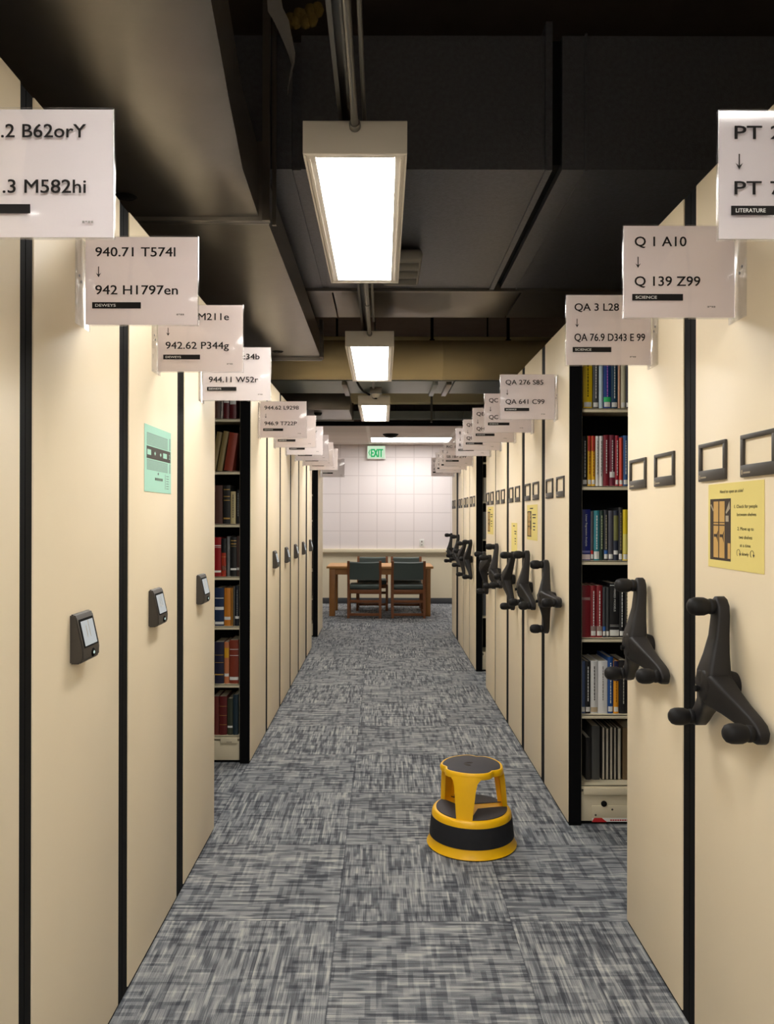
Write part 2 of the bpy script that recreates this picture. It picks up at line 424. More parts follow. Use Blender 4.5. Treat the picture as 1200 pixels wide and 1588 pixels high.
# wide cross duct
t = thing('cross_duct', 'wide dark insulated duct crossing the aisle above the nearest light', 'duct', (0.3, 2.92, 2.75))
L = (0.3, 2.92, 2.75)
for (x0, x1) in ((-2.6, -0.345), (-0.31, 0.615), (0.675, 2.9)):
    mb = duct_box(MB(M['wrap']), x0, x1, 2.92, 4.44, 2.75, 3.255, 0.05); shifted(mb, L).build('duct_section', t)
mb = MB(M['wrap']); mb.box(-0.345, -0.31, 2.94, 4.44, 2.755, 3.24); shifted(mb, L).build('flange', t)
mb = MB(M['wrap']); mb.box(0.76, 0.768, 2.912, 4.44, 2.743, 3.26); shifted(mb, L).build('flange', t)
mb = MB(M['dark']); mb.box(0.635, 0.675, 2.945, 4.44, 2.78, 3.25); shifted(mb, L).build('flange', t)  # dark filler in the gap between sections, the recess's shade as colour
mb = MB(M['wrap']); mb.box(0.610, 0.635, 2.905, 4.44, 2.742, 3.30); shifted(mb, L).build('flange', t)
mb = MB(M['duct']); mb.box(-2.6, 2.9, 4.445, 4.475, 2.735, 3.2); shifted(mb, L).build('flange', t)
for (x0, x1) in ((-2.6, -0.30), (-0.29, 0.80), (0.81, 2.9)):
    mb = duct_box(MB(M['duct']), x0, x1, 4.48, 5.09, 2.75, 3.1, 0.06); shifted(mb, L).build('duct_section', t)
# round pipe
t = thing('round_duct', 'big round tan pipe crossing the aisle behind the second light', 'pipe', (0, 6.3, 2.555))
mb = MB(M['pipe']); mb.lathe([(0.158, -3.2), (0.158, 0.475), (0.1595, 0.477), (0.1595, 0.483), (0.158, 0.485), (0.158, 3.2)], 0, (0, 0, 0.158), 48); mb.build('pipe_body', t)
for x in (0.40, 1.02):
    mb = MB(M['dark']); mb.box(x - 0.012, x + 0.012, -0.006, 0.006, 0.31, 1.055).box(x - 0.02, x + 0.02, -0.02, 0.02, 0.29, 0.325); mb.build('hanger_rod', t)
t = thing('cream_pipe', 'thin cream square pipe crossing above and behind the round tan pipe', 'pipe', (0, 6.66, 2.93))
MB(M['beam']).box(-3.0, 3.0, -0.04, 0.04, 0, 0.05, 0.004).build('pipe_body', t)
for x in (-0.9, 0.9): MB(M['dark']).box(x - 0.006, x + 0.006, -0.006, 0.006, 0.05, 0.67).build('hanger_rod', t)
# grey duct beyond the pipe
t = thing('galvanised_duct', 'grey galvanised duct crossing the aisle just beyond the round tan pipe', 'duct', (0, 6.74, 2.62))
for (x0, x1) in ((-2.6, -0.33), (-0.32, 0.62), (0.63, 2.9)):
    mb = duct_box(MB(M['ductgrey']), x0, x1, 0, 0.68, 0, 0.26, 0.012); mb.build('duct_section', t)
for x in (-0.335, 0.46, 0.58):
    mb = MB(M['ductgrey'] if x == 0.46 else M['duct']); mb.box(x - 0.022, x + 0.022, 0.02, 0.66, -0.03, 0.0, 0.002); mb.build('duct_strap', t)
tag(MB(M['beam']).box(-4.2, 4.2, 9.72, 9.9, 2.875, 3.02).build('cream_beam'), 'cream painted beam crossing high up beyond the third light', 'beam')
t = thing('branch_duct', 'blue grey duct crossing the aisle just before the white far ceiling', 'duct', (0, 9.96, 2.69))
for (x0, x1) in ((-2.8, -0.49), (-0.38, 0.66), (0.665, 1.03), (1.035, 3.0)):
    mb = MB(M['ductgrey']); mb.box(x0, x1, -0.06, 0.08, 0.0, 0.10); mb.build('duct_section', t)
tag(MB(M['conduit']).box(0.60, 0.625, 9.70, 9.715, 2.62, 3.6).build('hanger_strut'), 'thin grey vertical strut hanging in front of the blue grey duct', 'strut')

# ------------------------------------------------------------------ lights
FX = -0.080
def fixture(y0, label, x=FX):
    t = thing('ceiling_light', label, 'light', (x, y0, 2.467), 'row of hanging fluorescent lights')
    b = MB(M['fixture'])
    W, D, Z = 0.148, 1.22, 0.093
    b.box(-W, W, 0, D, Z - 0.004, Z, 0.001)
    b.box(-W, W, 0, 0.012, 0, Z, 0.002).box(-W, W, D - 0.012, D, 0, Z, 0.002)
    b.box(-W, -W + 0.006, 0.012, D - 0.012, 0, Z).box(W - 0.006, W, 0.012, D - 0.012, 0, Z)
    b.build('housing', t)
    b = MB(M['fixture'])
    b.box(-W + 0.006, -W + 0.034, 0.012, D - 0.012, 0.003, 0.009, 0.002).box(W - 0.034, W - 0.006, 0.012, D - 0.012, 0.003, 0.009, 0.002)
    b.box(-W + 0.034, W - 0.034, 0.012, 0.034, 0.003, 0.009, 0.002).box(-W + 0.034, W - 0.034, D - 0.034, D - 0.012, 0.003, 0.009, 0.002)
    b.box(-W + 0.014, -W + 0.018, 0.03, D - 0.03, -0.001, 0.004).box(W - 0.018, W - 0.014, 0.03, D - 0.03, -0.001, 0.004)
    b.build('lens_frame', t)
    b = MB(M['diff']); b.box(-W + 0.033, W - 0.033, 0.033, D - 0.033, 0.006, 0.010); b.build('diffuser', t)
    b = MB(M['conduit']); b.lathe([(0.0, 0.0), (0.013, 0.0), (0.016, 0.004), (0.016, 0.022), (0.012, 0.026), (0, 0.026)], 1, (0.0, -0.026, 0.074), 16); b.build('conduit_fitting', t)
    return t
fixture(2.19, 'nearest hanging fluorescent light, under the wide dark duct')
fixture(4.67, 'middle hanging fluorescent light, before the round tan pipe')
t = fixture(7.16, 'farthest hanging fluorescent light, behind the junction box')
for y in (0.42, 1.05):
    b = MB(M['conduit']); b.tube([(0, y, 0.09), (0, y, 1.133)], 0.006, 8); b.build('hanging_rod', t)
fixture(-0.29, 'hanging fluorescent light of the same row above the camera')
fixture(-2.77, 'hanging fluorescent light of the same row well behind the camera')
for x_, w_ in ((-2.1, 'left'), (1.95, 'right')):          # unseen lamps added behind the camera to brighten signs and duct front
    for y_, d_ in ((-2.6, 'back'), (-1.2, 'front')):
        t = fixture(y_, 'added unseen fluorescent light behind the camera, %s %s' % (w_, d_), x_)
        for y in (0.2, 1.0):
            b = MB(M['conduit']); b.tube([(0, y, 0.09), (0, y, 1.133)], 0.006, 8); b.build('hanging_rod', t)

t = thing('hanging_rail', 'grey steel strut channel running along the aisle above the lights', 'rail', (FX - 0.03, 0, 2.60))
b = MB(M['conduit'])
b.box(-0.021, -0.018, -2.9, 5.75, 0, 0.041).box(0.018, 0.021, -2.9, 5.75, 0, 0.041).box(-0.018, 0.018, -2.9, 5.75, 0.038, 0.041)
b.box(-0.018, -0.009, -2.9, 5.75, 0, 0.003).box(0.009, 0.018, -2.9, 5.75, 0, 0.003)
b.build('channel', t)
for y, zt in ((0.6, 1.0), (2.5, 1.0), (3.6, 0.117), (5.3, 1.0)):
    b = MB(M['conduit']); b.tube([(0, y, 0.0), (0, y, zt)], 0.006, 8); b.build('threaded_rod', t)
for (y0, y1, lab) in ((0.93, 2.165, 'steel conduit entering the near end of the nearest light'), (3.41, 4.645, 'steel conduit between the nearest and middle lights'), (5.89, 6.62, 'short steel conduit between the middle light and the junction box')):
    b = MB(M['conduit']); b.tube([(FX, y0, 2.541), (FX, y1, 2.541)], 0.0105, 14); b.lathe([(0.0135, -0.02), (0.0135, 0.02)], 1, (FX, (y0 + y1) / 2, 2.541), 14)
    tag(b.build('conduit'), lab, 'pipe', 'conduits between the lights')
b = MB(M['conduit']); b.tube([(FX + 0.025, -1.0, 2.60), (FX + 0.025, 4.6, 2.60)], 0.0065, 10)
tag(b.build('conduit'), 'thinner conduit running beside the strut channel above the nearest light', 'pipe')
t = thing('junction_box', 'square grey junction box with round sensor between second and third lights', 'box', (-0.06, 6.7, 2.50))
b = MB(M['conduit']); b.box(-0.052, 0.052, -0.05, 0.05, 0, 0.055, 0.006); b.build('box_body', t)
b = MB(M['fixture']); b.lathe([(0, -0.035), (0.02, -0.034), (0.03, -0.022), (0.034, 0.0), (0, 0.0)], 2, (0, 0, 0), 20); b.build('sensor', t)
b = MB(M['dark']); b.lathe([(0, -0.045), (0.012, -0.043), (0.014, -0.03), (0, -0.03)], 2, (0, -0.0, 0), 14); b.build('sensor_lens', t)
pts = []
for i in range(15):
    k = i / 14; pts.append((-0.235 + 0.12 * k ** 1.6 + 0.0, 5.92 + 0.75 * k, 2.62 - 0.14 * math.sin(min(1, k * 1.25) * PI / 2) + 0.01 * k))
b = MB(M['dark']); b.tube(pts, 0.009, 10); tag(b.build('flexible_conduit'), 'dark flexible cable looping from the middle light to the junction box', 'cable')

# louvred vent on the duct
t = thing('air_vent', 'small grey ribbed vent under the wide duct, right of the nearest light', 'vent', (0.10, 3.62, 2.694))
b = MB(M['vent']); b.box(-0.11, 0.085, -0.02, 0.42, -0.052, -0.004, 0.02, seg=3); b.build('vent_body', t)
for i in range(3):
    b = MB(M['vent']); y = 0.075 + i * 0.125
    b.tube([(-0.095, y, -0.052), (0.07, y, -0.052)], 0.024, 12); b.build('rib', t)
# torn tape and insulation
pts = [(-0.405, 2.84, 3.36), (-0.398, 2.845, 3.30), (-0.375, 2.85, 3.26), (-0.352, 2.855, 3.19), (-0.338, 2.86, 3.145), (-0.334, 2.86, 3.11), (-0.343, 2.86, 3.07), (-0.351, 2.86, 3.03), (-0.353, 2.86, 2.995)]
wd = [0.024, 0.028, 0.026, 0.016, 0.012, 0.006, 0.005, 0.003, 0.002]
b = MB(M['tape'])
b.loft([[(p[0] - q, p[1] + 0.004, p[2]), (p[0], p[1] - 0.004, p[2] + 0.004), (p[0] + q, p[1] + 0.003, p[2] + 0.01), (p[0], p[1] + 0.001, p[2] + 0.004)] for p, q in zip(pts, wd)])
tag(b.build('torn_tape'), 'torn strip of grey tape dangling beside the left duct', 'tape')
b = MB(M['insul'])
for i in range(9):
    x = -0.345 + 0.012 * i + random.uniform(-.01, .01); z = 3.29 + random.uniform(0, .05)
    b.lathe([(0, -0.03), (0.018, -0.018), (0.024, 0.0), (0.016, 0.022), (0, 0.03)], 2, (x, 2.90, z), 9)
tag(b.build('insulation_tuft'), 'yellow brown tuft of insulation on top of the wide duct', 'insulation', kind='stuff')

# ------------------------------------------------------------------ shelving carriages
def rrect(w, d, n=3, r=0.3):
    """rounded rectangle outline centred at 0, half sizes w, d"""
    out = []; rr = r * min(w, d)
    for cx, cy, a0 in ((w - rr, d - rr, 0), (-w + rr, d - rr, 90), (-w + rr, -d + rr, 180), (w - rr, -d + rr, 270)):
        for i in range(n + 1):
            a = math.radians(a0 + 90 * i / n); out.append((cx + rr * math.cos(a), cy + rr * math.sin(a)))
    return out
_hm = {}
def handle_meshes():
    """three-armed handle in local axes: arms lie in the YZ plane, knobs stick out along -X"""
    if _hm: return _hm
    b = MB(M['handle'])
    for k in range(3):
        th = math.radians(90 + 120 * k); dy, dz = math.cos(th), math.sin(th); ty, tz = -dz, dy
        rings = []
        #      r      halfwidth  x-centre  half depth
        for r, hw, xc, hd in ((-0.035, 0.030, -0.052, 0.026), (0.0, 0.043, -0.056, 0.031), (0.035, 0.041, -0.053, 0.029), (0.075, 0.032, -0.044, 0.023), (0.12, 0.026, -0.035, 0.018), (0.165, 0.025, -0.029, 0.016), (0.190, 0.024, -0.028, 0.0155), (0.207, 0.017, -0.028, 0.014), (0.215, 0.007, -0.028, 0.010)):
            ring = []
            for p, q in rrect(hw, hd, 3, 0.42):
                ring.append((xc + q, dy * r + ty * p, dz * r + tz * p))
            rings.append(ring)
        b.loft(rings)
    b.lathe([(0.0, -0.080), (0.018, -0.079), (0.030, -0.070), (0.034, -0.055), (0.036, -0.02), (0.030, 0.0), (0, 0.0)], 0, (0, 0, 0), 28)
    ob = b.build('handle'); _hm['body'] = ob.data; bpy.data.objects.remove(ob)
    b = MB(M['knob'])
    b.lathe([(0.013, 0.02), (0.0175, 0.03), (0.0195, 0.038), (0.0195, 0.042), (0.0178, 0.045), (0.0198, 0.050), (0.0225, 0.057), (0.0230, 0.070), (0.0225, 0.080), (0.0190, 0.090), (0.0115, 0.096), (0.0, 0.098)], 0, (0, 0, 0), 24, sgn=-1)
    ob = b.build('knob'); _hm['knob'] = ob.data; bpy.data.objects.remove(ob)
    b = MB(M['dark'], M['ledw']); b.lathe([(0, 0.0), (0.005, 0.0), (0.005, 0.020), (0.008, 0.022), (0.008, 0.029), (0, 0.030)], 0, (0, 0, 0), 12, sgn=-1)
    b.lathe([(0, 0), (0.002, 0.001), (0.002, 0.003), (0, 0.004)], 0, (-0.010, -0.006, 0.002), 8, mi=1, sgn=-1)
    ob = b.build('lock_pin'); _hm['pin'] = ob.data; bpy.data.objects.remove(ob)
    return _hm
def add_handle(parent, rot_deg, z=1.03):
    hm = handle_meshes()
    h = link('handle', hm['body'], parent, (-0.001, 0, z), (math.radians(rot_deg), 0, 0))
    for k in range(3):
        th = math.radians(90 + 120 * k)
        kn = link('knob', hm['knob'], h, (-0.012, 0.19 * math.cos(th), 0.19 * math.sin(th)))
    link('lock_pin', hm['pin'], h, (-0.068, 0.010, -0.010))
    return h
_km = {}
def add_keypad(parent, dy=-0.025, z=1.075):
    if not _km:
        b = MB(M['frame'])
        prof = [(0, 0), (0.024, 0.0), (0.033, 0.008), (0.034, 0.034), (0.016, 0.116), (0.010, 0.122), (0, 0.122)]
        b.prism(prof, 1, -0.055, 0.055)
        bmesh.ops.bevel(b.bm, geom=b.bm.edges[:], offset=0.003, segments=2, affect='EDGES')
        ob = b.build('keypad'); _km['body'] = ob.data; bpy.data.objects.remove(ob)
        b = MB(M['screen'], M['black'], M['print_grey'])
        n = Vector((0.082, 0, 0.018)).normalized(); up = Vector((-0.018, 0, 0.082)).normalized(); o0 = Vector((0.034, 0, 0.034))
        def P(y, t, e): return o0 + up * t + n * e + Vector((0, y, 0))
        def slab(y0, y1, t0, t1, e, mi):
            vs = [b.bm.verts.new(P(y, t, ee)) for ee in (-0.004, e) for y, t in ((y0, t0), (y1, t0), (y1, t1), (y0, t1))]
            for idx in ((4, 5, 6, 7), (0, 1, 5, 4), (1, 2, 6, 5), (2, 3, 7, 6), (3, 0, 4, 7)):
                f = b.bm.faces.new([vs[i] for i in idx]); f.material_index = mi
        slab(-0.045, 0.045, 0.004, 0.076, 0.001, 1); slab(-0.038, 0.038, 0.008, 0.070, 0.002, 0)
        for yy, s in ((-0.012, .010), (0.006, .014)):
            slab(yy - 0.002, yy, 0.028, 0.028 + s * 3, 0.0024, 2)
        ob = b.build('screen'); _km['screen'] = ob.data; bpy.data.objects.remove(ob)
        b = MB(M['black'], M['ledw']); b.lathe([(0, 0.030), (0.011, 0.030), (0.011, 0.0345), (0.009, 0.036), (0, 0.036)], 0, (0, 0.010, 0.020), 16)
        b.lathe([(0, 0.035), (0.004, 0.036), (0.004, 0.037), (0, 0.0375)], 0, (0, 0.010, 0.020), 8, mi=1)
        ob = b.build('button'); _km['button'] = ob.data; bpy.data.objects.remove(ob)
    k = link('keypad', _km['body'], parent, (0, dy, z)); link('screen', _km['screen'], k); link('button', _km['button'], k)
def add_label_frame(parent, yc, z0=1.536):
    """label holder on a right-hand end panel, faces -X"""
    b = MB(M['frame'], M['print_grey'])
    hw, h = 0.082, 0.101
    b.box(-0.007, 0, yc - hw, yc + hw, z0, z0 + 0.029, 0.0015).box(-0.007, 0, yc - hw, yc + hw, z0 + h - 0.011, z0 + h, 0.0015)
    b.box(-0.007, 0, yc - hw, yc - hw + 0.014, z0 + 0.027, z0 + h - 0.010, 0.0015).box(-0.007, 0, yc + hw - 0.014, yc + hw, z0 + 0.027, z0 + h - 0.010, 0.0015)
    b.box(-0.0076, -0.006, yc + 0.068, yc + 0.074, z0 + 0.006, z0 + 0.017, mi=1)
    b.box(-0.0076, -0.006, yc + 0.030, yc + 0.064, z0 + 0.008, z0 + 0.012, mi=1)
    b.build('label_frame', parent)

def carriage(side, a, b_, glo, ghi, label, group, handle=None, keypad=False, open_face=False, shelves=None, frames=False):
    """side -1 = left row; a..b_ = cream panel along the aisle; glo/ghi = black strip widths before/after"""
    xp = XL if side < 0 else XR; yc = (a + b_) / 2; hw = (b_ - a) / 2
    t = thing('shelving_carriage', label, 'shelving unit', (xp, yc, 0), group)
    s = side            # body extends towards side*x
    def bx(m, x0, x1, *r, **k):
        lo, hi = sorted((s * x0, s * x1)); m.box(lo, hi, *r, **k); return m
    m = MB(M['cream']); bx(m, 0.0, 0.022, -hw, hw, 0.014, H, bev=0.0025); m.build('end_panel', t)
    m = MB(M['blackface']); bx(m, 0.004, 0.062, -hw - glo, -hw + 0.001, 0.012, H - 0.001); m.build('edge_strip', t)
    m = MB(M['blackface']); bx(m, 0.004, 0.062, hw - 0.001, hw + ghi, 0.012, H - 0.001); m.build('edge_strip', t)
    m = MB(M['black']); bx(m, 0.006, 0.06, -hw - glo, hw + ghi, 0.0, 0.014)
    m.build('toe_kick', t)
    D = 2.2
    if not open_face:
        m = MB(M['carcass']); bx(m, 0.022, D, -hw - 0.004, hw + 0.004, 0.05, H - 0.02); m.build('carcass', t)
    else:
        m = MB(M['dark']); bx(m, 0.022, D, -0.012, 0.012, 0.05, H - 0.02); bx(m, 0.03, D, -hw - 0.004, hw + 0.004, H - 0.02, H - 0.004); m.build('back_panel', t)
        m = MB(M['carcass']); bx(m, 0.062, D, 0.0, hw + 0.004, 0.05, H - 0.02); m.build('carcass', t)
        m = MB(M['shelfpaint']); bx(m, 0.0625, 0.066, -hw + 0.004, -0.01, 0.03, H - 0.02); bx(m, 1.0, 1.003, -hw + 0.004, -0.01, 0.03, H - 0.02); m.build('upright', t)
        for z in shelves:
            m = MB(M['shelfpaint'])
            bx(m, 0.066, D, -hw + 0.004, -0.012, z - 0.006, z, bev=0.0008); bx(m, 0.066, D, -hw + 0.004, -hw + 0.008, z - 0.019, z, bev=0.001)
            m.build('shelf', t)
    if frames:
        add_label_frame(t, 0.134); add_label_frame(t, -0.113)
    if handle is not None: add_handle(t, handle)
    if keypad: add_keypad(t)
    return t

LP = [(1.08, 1.638), (1.701, 2.256), (2.342, 2.894), (2.998, 3.54), (4.51, 5.10), (5.19, 5.77), (5.86, 6.42), (6.52, 7.04), (7.15, 7.73), (7.90, 8.41), (9.25, 9.95)]
RP = [(1.11, 1.61), (1.645, 2.148), (2.237, 2.741), (3.617, 4.14), (4.234, 4.73), (4.83, 5.32), (5.425, 5.93), (5.98, 6.48), (7.20, 7.70), (7.75, 8.29), (8.34, 8.86), (9.12, 9.64)]
ORD = ['first', 'second', 'third', 'fourth', 'fifth', 'sixth', 'seventh', 'eighth']
LLAB = ['cream shelving end at the left picture edge, under the sign B62orY',
        'cream shelving end with keypad under the sign 940.71 T574l',
        'cream shelving end carrying the mint green notice and a keypad',
        'cream shelving end with keypad just before the left open aisle of old books',
        'shelving unit facing the left open aisle, holding old cloth books, no keypad',
        'first narrow keypad shelving end beyond the unit of old books',
        'second narrow keypad shelving end beyond the unit of old books',
        'third narrow keypad shelving end beyond the unit of old books',
        'fourth narrow keypad shelving end beyond the unit of old books',
        'fifth narrow keypad shelving end beyond the unit of old books, before a dark gap',
        'last shelving unit of the left row, beyond the dark gap, nearest the table']
RLAB = ['nearest shelving end of the right row, carrying the sign PT, almost out of frame',
        'cream shelving end with black tri-arm handle and large yellow notice',
        'cream shelving end with black handle beside the right open aisle, under sign QA 3 L28',
        'shelving unit facing the right open aisle, filled with bright science books',
        'cream shelving end with small yellow notice, second beyond the right open aisle',
        'cream shelving end with low plain yellow notice, third beyond the right open aisle',
        'cream shelving end without notice, fourth beyond the right open aisle',
        'cream shelving end with pale notice, just before the far dark gap on the right',
        'shelving unit on the right just beyond the far dark gap',
        'second thin shelving end on the right beyond the far dark gap',
        'third thin shelving end on the right beyond the far dark gap',
        'last thin shelving end of the right row, nearest the table']
ROT = [-30, -8, -10, -30, -3, 31, -6, 62, 28, 44, 8, -14]
ZL = [2.01, 1.703, 1.395, 1.087, 0.797, 0.459, 0.158]
ZR = [1.949, 1.585, 1.235, 0.873, 0.515, 0.186]
def gaps(P, i):
    lo = P[i][0] - P[i - 1][1] if i else 0.05
    hi = P[i + 1][0] - P[i][1] if i + 1 < len(P) else 0.05
    f = lambda g: (g / 2 - 0.0015) if g < 0.35 else 0.006
    return f(lo), f(hi)
LC, RC = [], []
for i, (a, b_) in enumerate(LP):
    g = gaps(LP, i)
    LC.append(carriage(-1, a, b_, g[0], g[1], LLAB[i], 'left row of mobile shelving', keypad=i not in (4, 10), open_face=i in (4, 10), shelves=ZL))
for i, (a, b_) in enumerate(RP):
    g = gaps(RP, i)
    RC.append(carriage(1, a, b_, g[0], g[1], RLAB[i], 'right row of mobile shelving', handle=ROT[i], open_face=i in (3, 8), shelves=ZR, frames=True))

# bases of the open-faced units
def unit_base(t, side, hw, z1, marks):
    s = side
    m = MB(M['shelfpaint']); lo, hi = sorted((s * 0.064, s * 2.2)); m.box(lo, hi, -hw + 0.008, -0.02, 0.016, z1, 0.002); m.build('base', t)
    m = MB(M['black']); m.box(lo, hi, -hw + 0.02, -0.02, 0.0, 0.016); m.build('toe_kick', t)
    lo, hi = sorted((s * 0.075, s * (0.175 if side < 0 else 1.9))); m = MB(M['shelfpaint']); m.box(lo, hi, -hw - 0.004, -hw + 0.012, z1 - 0.012, z1 + 0.022, 0.003)
    if marks:
        for k in range(4): m.mats.append(M['ink2']); m.box(s * 0.135 - 0.002 + k * 0.008, s * 0.135 + 0.002 + k * 0.008, -hw - 0.0046, -hw - 0.0035, z1 - 0.006, z1 - 0.001, mi=1)
    m.build('shelf_lip', t)
unit_base(LC[4], -1, 0.295, 0.128, True); unit_base(RC[3], 1, 0.2615, 0.152, False)
unit_base(LC[10], -1, 0.35, 0.128, False); unit_base(RC[8], 1, 0.25, 0.152, False)
# lock, cover plate and red caution strip on the right unit base
m = MB(M['dark']); m.lathe([(0, 0), (0.013, 0.0), (0.014, 0.006), (0.009, 0.011), (0, 0.012)], 1, (0.171, -0.2535, 0.098), 20, sgn=-1); m.build('lock', RC[3])
m = MB(M['shelfpaint'], M['frame']); m.box(0.115, 0.60, -0.2575, -0.253, 0.030, 0.088, 0.001)
for x, z in ((0.132, 0.045), (0.21, 0.071), (0.40, 0.045)):
    m.lathe([(0, 0), (0.005, 0), (0.004, 0.002), (0, 0.002)], 1, (x, -0.2575, z), 10, mi=1, sgn=-1)
m.build('cover_plate', RC[3])
m = MB(M['white'], M['red']); m.box(0.115, 0.60, -0.2590, -0.2574, 0.014, 0.031, mi=0)
m.poly([(0.113, -0.2594, 0.013), (0.185, -0.2594, 0.013), (0.16, -0.2594, 0.0325), (0.125, -0.2594, 0.0325)], 1)
o = m.build('caution_strip', RC[3]); o['label'] = 'red and white caution strip'
for k in range(12):
    pass
m = MB(M['red'])
for k in range(14): m.box(0.20 + k * 0.011, 0.208 + k * 0.011, -0.2597, -0.2588, 0.019, 0.025)
m.build('caution_text', o)

# ------------------------------------------------------------------ call-number signs
SZ0, SH = 1.926, 0.229
_fl = {}
def sign(side, yc, lines, band, label, pap=None, widths=None, end_aligned=(False, False)):
    """clear flag holder on an end panel with a printed sheet facing -Y"""
    xp = XL if side < 0 else XR
    t = thing('call_number_sign', label, 'sign', (xp, yc, SZ0), 'call number signs along the left row' if side < 0 else 'call number signs along the right row')
    W = 0.296 if side < 0 else 0.281
    d = -side           # direction from the panel into the aisle
    def X(q): return d * q
    b = MB(M['acr'])
    def bx(x0, x1, y0, y1, z0, z1, bev=0.0008):
        lo, hi = sorted((X(x0), X(x1))); b.box(lo, hi, y0, y1, z0, z1, bev)
    bx(0.0006, 0.004, -0.052, 0.040, -0.006, SH - 0.012)           # flange against the panel
    bx(0.004, W, -0.0052, -0.0022, 0.0, SH); bx(0.004, W, 0.0022, 0.0052, 0.0, SH)
    bx(W - 0.002, W, -0.0022, 0.0022, 0.0, SH); bx(0.004, W, -0.0022, 0.0022, -0.0005, 0.002)
    b.build('holder', t)
    key = 'scr'
    b = MB(M['steel'])
    for yy, zz in ((-0.034, 0.118), (-0.022, 0.106), (0.024, 0.112)):
        lo = X(0.004); b.lathe([(0, 0.0), (0.004, 0.0), (0.0035, 0.0015), (0, 0.002)], 0, (X(0.004), yy, zz), 10, sgn=d)
    b.build('screw', t)
    b = MB(pap or PAPER); lo, hi = sorted((X(0.007), X(W - 0.003))); b.box(lo, hi, -0.0012, 0.0008, 0.003, SH - 0.002)
    p = b.build('paper', t)
    yf = -0.0058
    # left-hand text edge measured from the panel (left row) or from the free edge (right row)
    tx = X(0.034) if side < 0 else X(W - 0.028)
    bxs = X(0.026) if side < 0 else X(W - 0.022)
    zs = (0.176, 0.079)
    for k in range(2):
        if not lines[k]: continue
        wd = widths[k] if widths else None
        if end_aligned[k]:
            text('call_number', lines[k], M['ink'], t, (X(0.034) + 0.213, yf, zs[k]), 0.0245, wd, 0.012, align='RIGHT')
        else:
            text('call_number', lines[k], M['ink'], t, (tx, yf, zs[k]), 0.0245, wd, 0.012)
    a = MB(M['ink2']); ax = tx + 0.008
    a.poly([(ax - 0.0012, yf, 0.150), (ax - 0.0012, yf, 0.126), (ax + 0.0012, yf, 0.126), (ax + 0.0012, yf, 0.150)])
    a.poly([(ax - 0.0065, yf, 0.134), (ax, yf, 0.1225), (ax + 0.0065, yf, 0.134), (ax, yf, 0.129)])
    a.build('arrow', t)
    b = MB(M['ink']); b.box(bxs, bxs + 0.124, yf - 0.0003, yf + 0.0003, 0.043, 0.059); bar = b.build('subject_band', t)
    if band: text('subject', band, M['white'], bar, (bxs + 0.008, yf - 0.0006, 0.0475), 0.0072, 0.052, 0.012)
    m = MB(M['faint']); q = W - 0.055 if side < 0 else 0.075
    for k in range(4): m.box(X(q) + k * 0.005, X(q) + 0.004 + k * 0.005, yf - 0.0001, yf + 0.0001, 0.026 + 0.002 * (k == 1), 0.030)
    m.build('sheet_number', t)
    return t
cL = [(a + b_) / 2 for a, b_ in LP]; cR = [(a + b_) / 2 for a, b_ in RP]
LS = [(('.2 B62orY', '.3 M582hi'), '', 'white call number sign reading B62orY, M582hi at the left edge', PAPER_LIT, (0.148, 0.145), (1, 1)),
      (('940.71 T574l', '942 H1797en'), 'DEWEYS', 'call number sign reading 940.71 T574l, 942 H1797en', None, (0.2035, 0.210), (0, 0)),
      (('M211e', '942.62 P344g'), 'DEWEYS', 'call number sign reading M211e, 942.62 P344g', None, (0.103, 0.213), (1, 0)),
      (('c34b', '944.11 W52r'), 'DEWEYS', 'white call number sign reading 944.11 W52r above the old books', PAPER_LIT, (0.075, 0.207), (1, 0)),
      (('944.62 L9298', '946.9 T722P'), 'DEWEYS', 'grey call number sign reading 944.62 L9298, 946.9 T722P', None, (0.212, 0.200), (0, 0)),
      (('', ''), 'DEWEYS', 'half hidden grey sign directly behind the sign 944.62 L9298', None, None, (0, 0)),
      (('r', ''), 'DEWEYS', 'whiter half hidden sign, second behind the sign 944.62 L9298', PAPER_LIT, None, (1, 0)),
      (('s', 'r'), 'DEWEYS', 'half hidden white sign, third behind the sign 944.62 L9298', PAPER_LIT, None, (1, 1)),
      (('', 's'), 'DEWEYS', 'mostly hidden grey sign, fourth behind the sign 944.62 L9298', None, None, (0, 1)),
      (('', ''), 'DEWEYS', 'mostly hidden sign, fifth behind the sign 944.62 L9298', None, None, (0, 0)),
      (('', ''), 'DEWEYS', 'farthest left call number sign, small against the tiled far wall', PAPER_LIT, None, (0, 0))]
for i, (ln, bd, lb, pp, wd, ea) in enumerate(LS): sign(-1, cL[i], ln, bd, lb, pp, wd, ea)
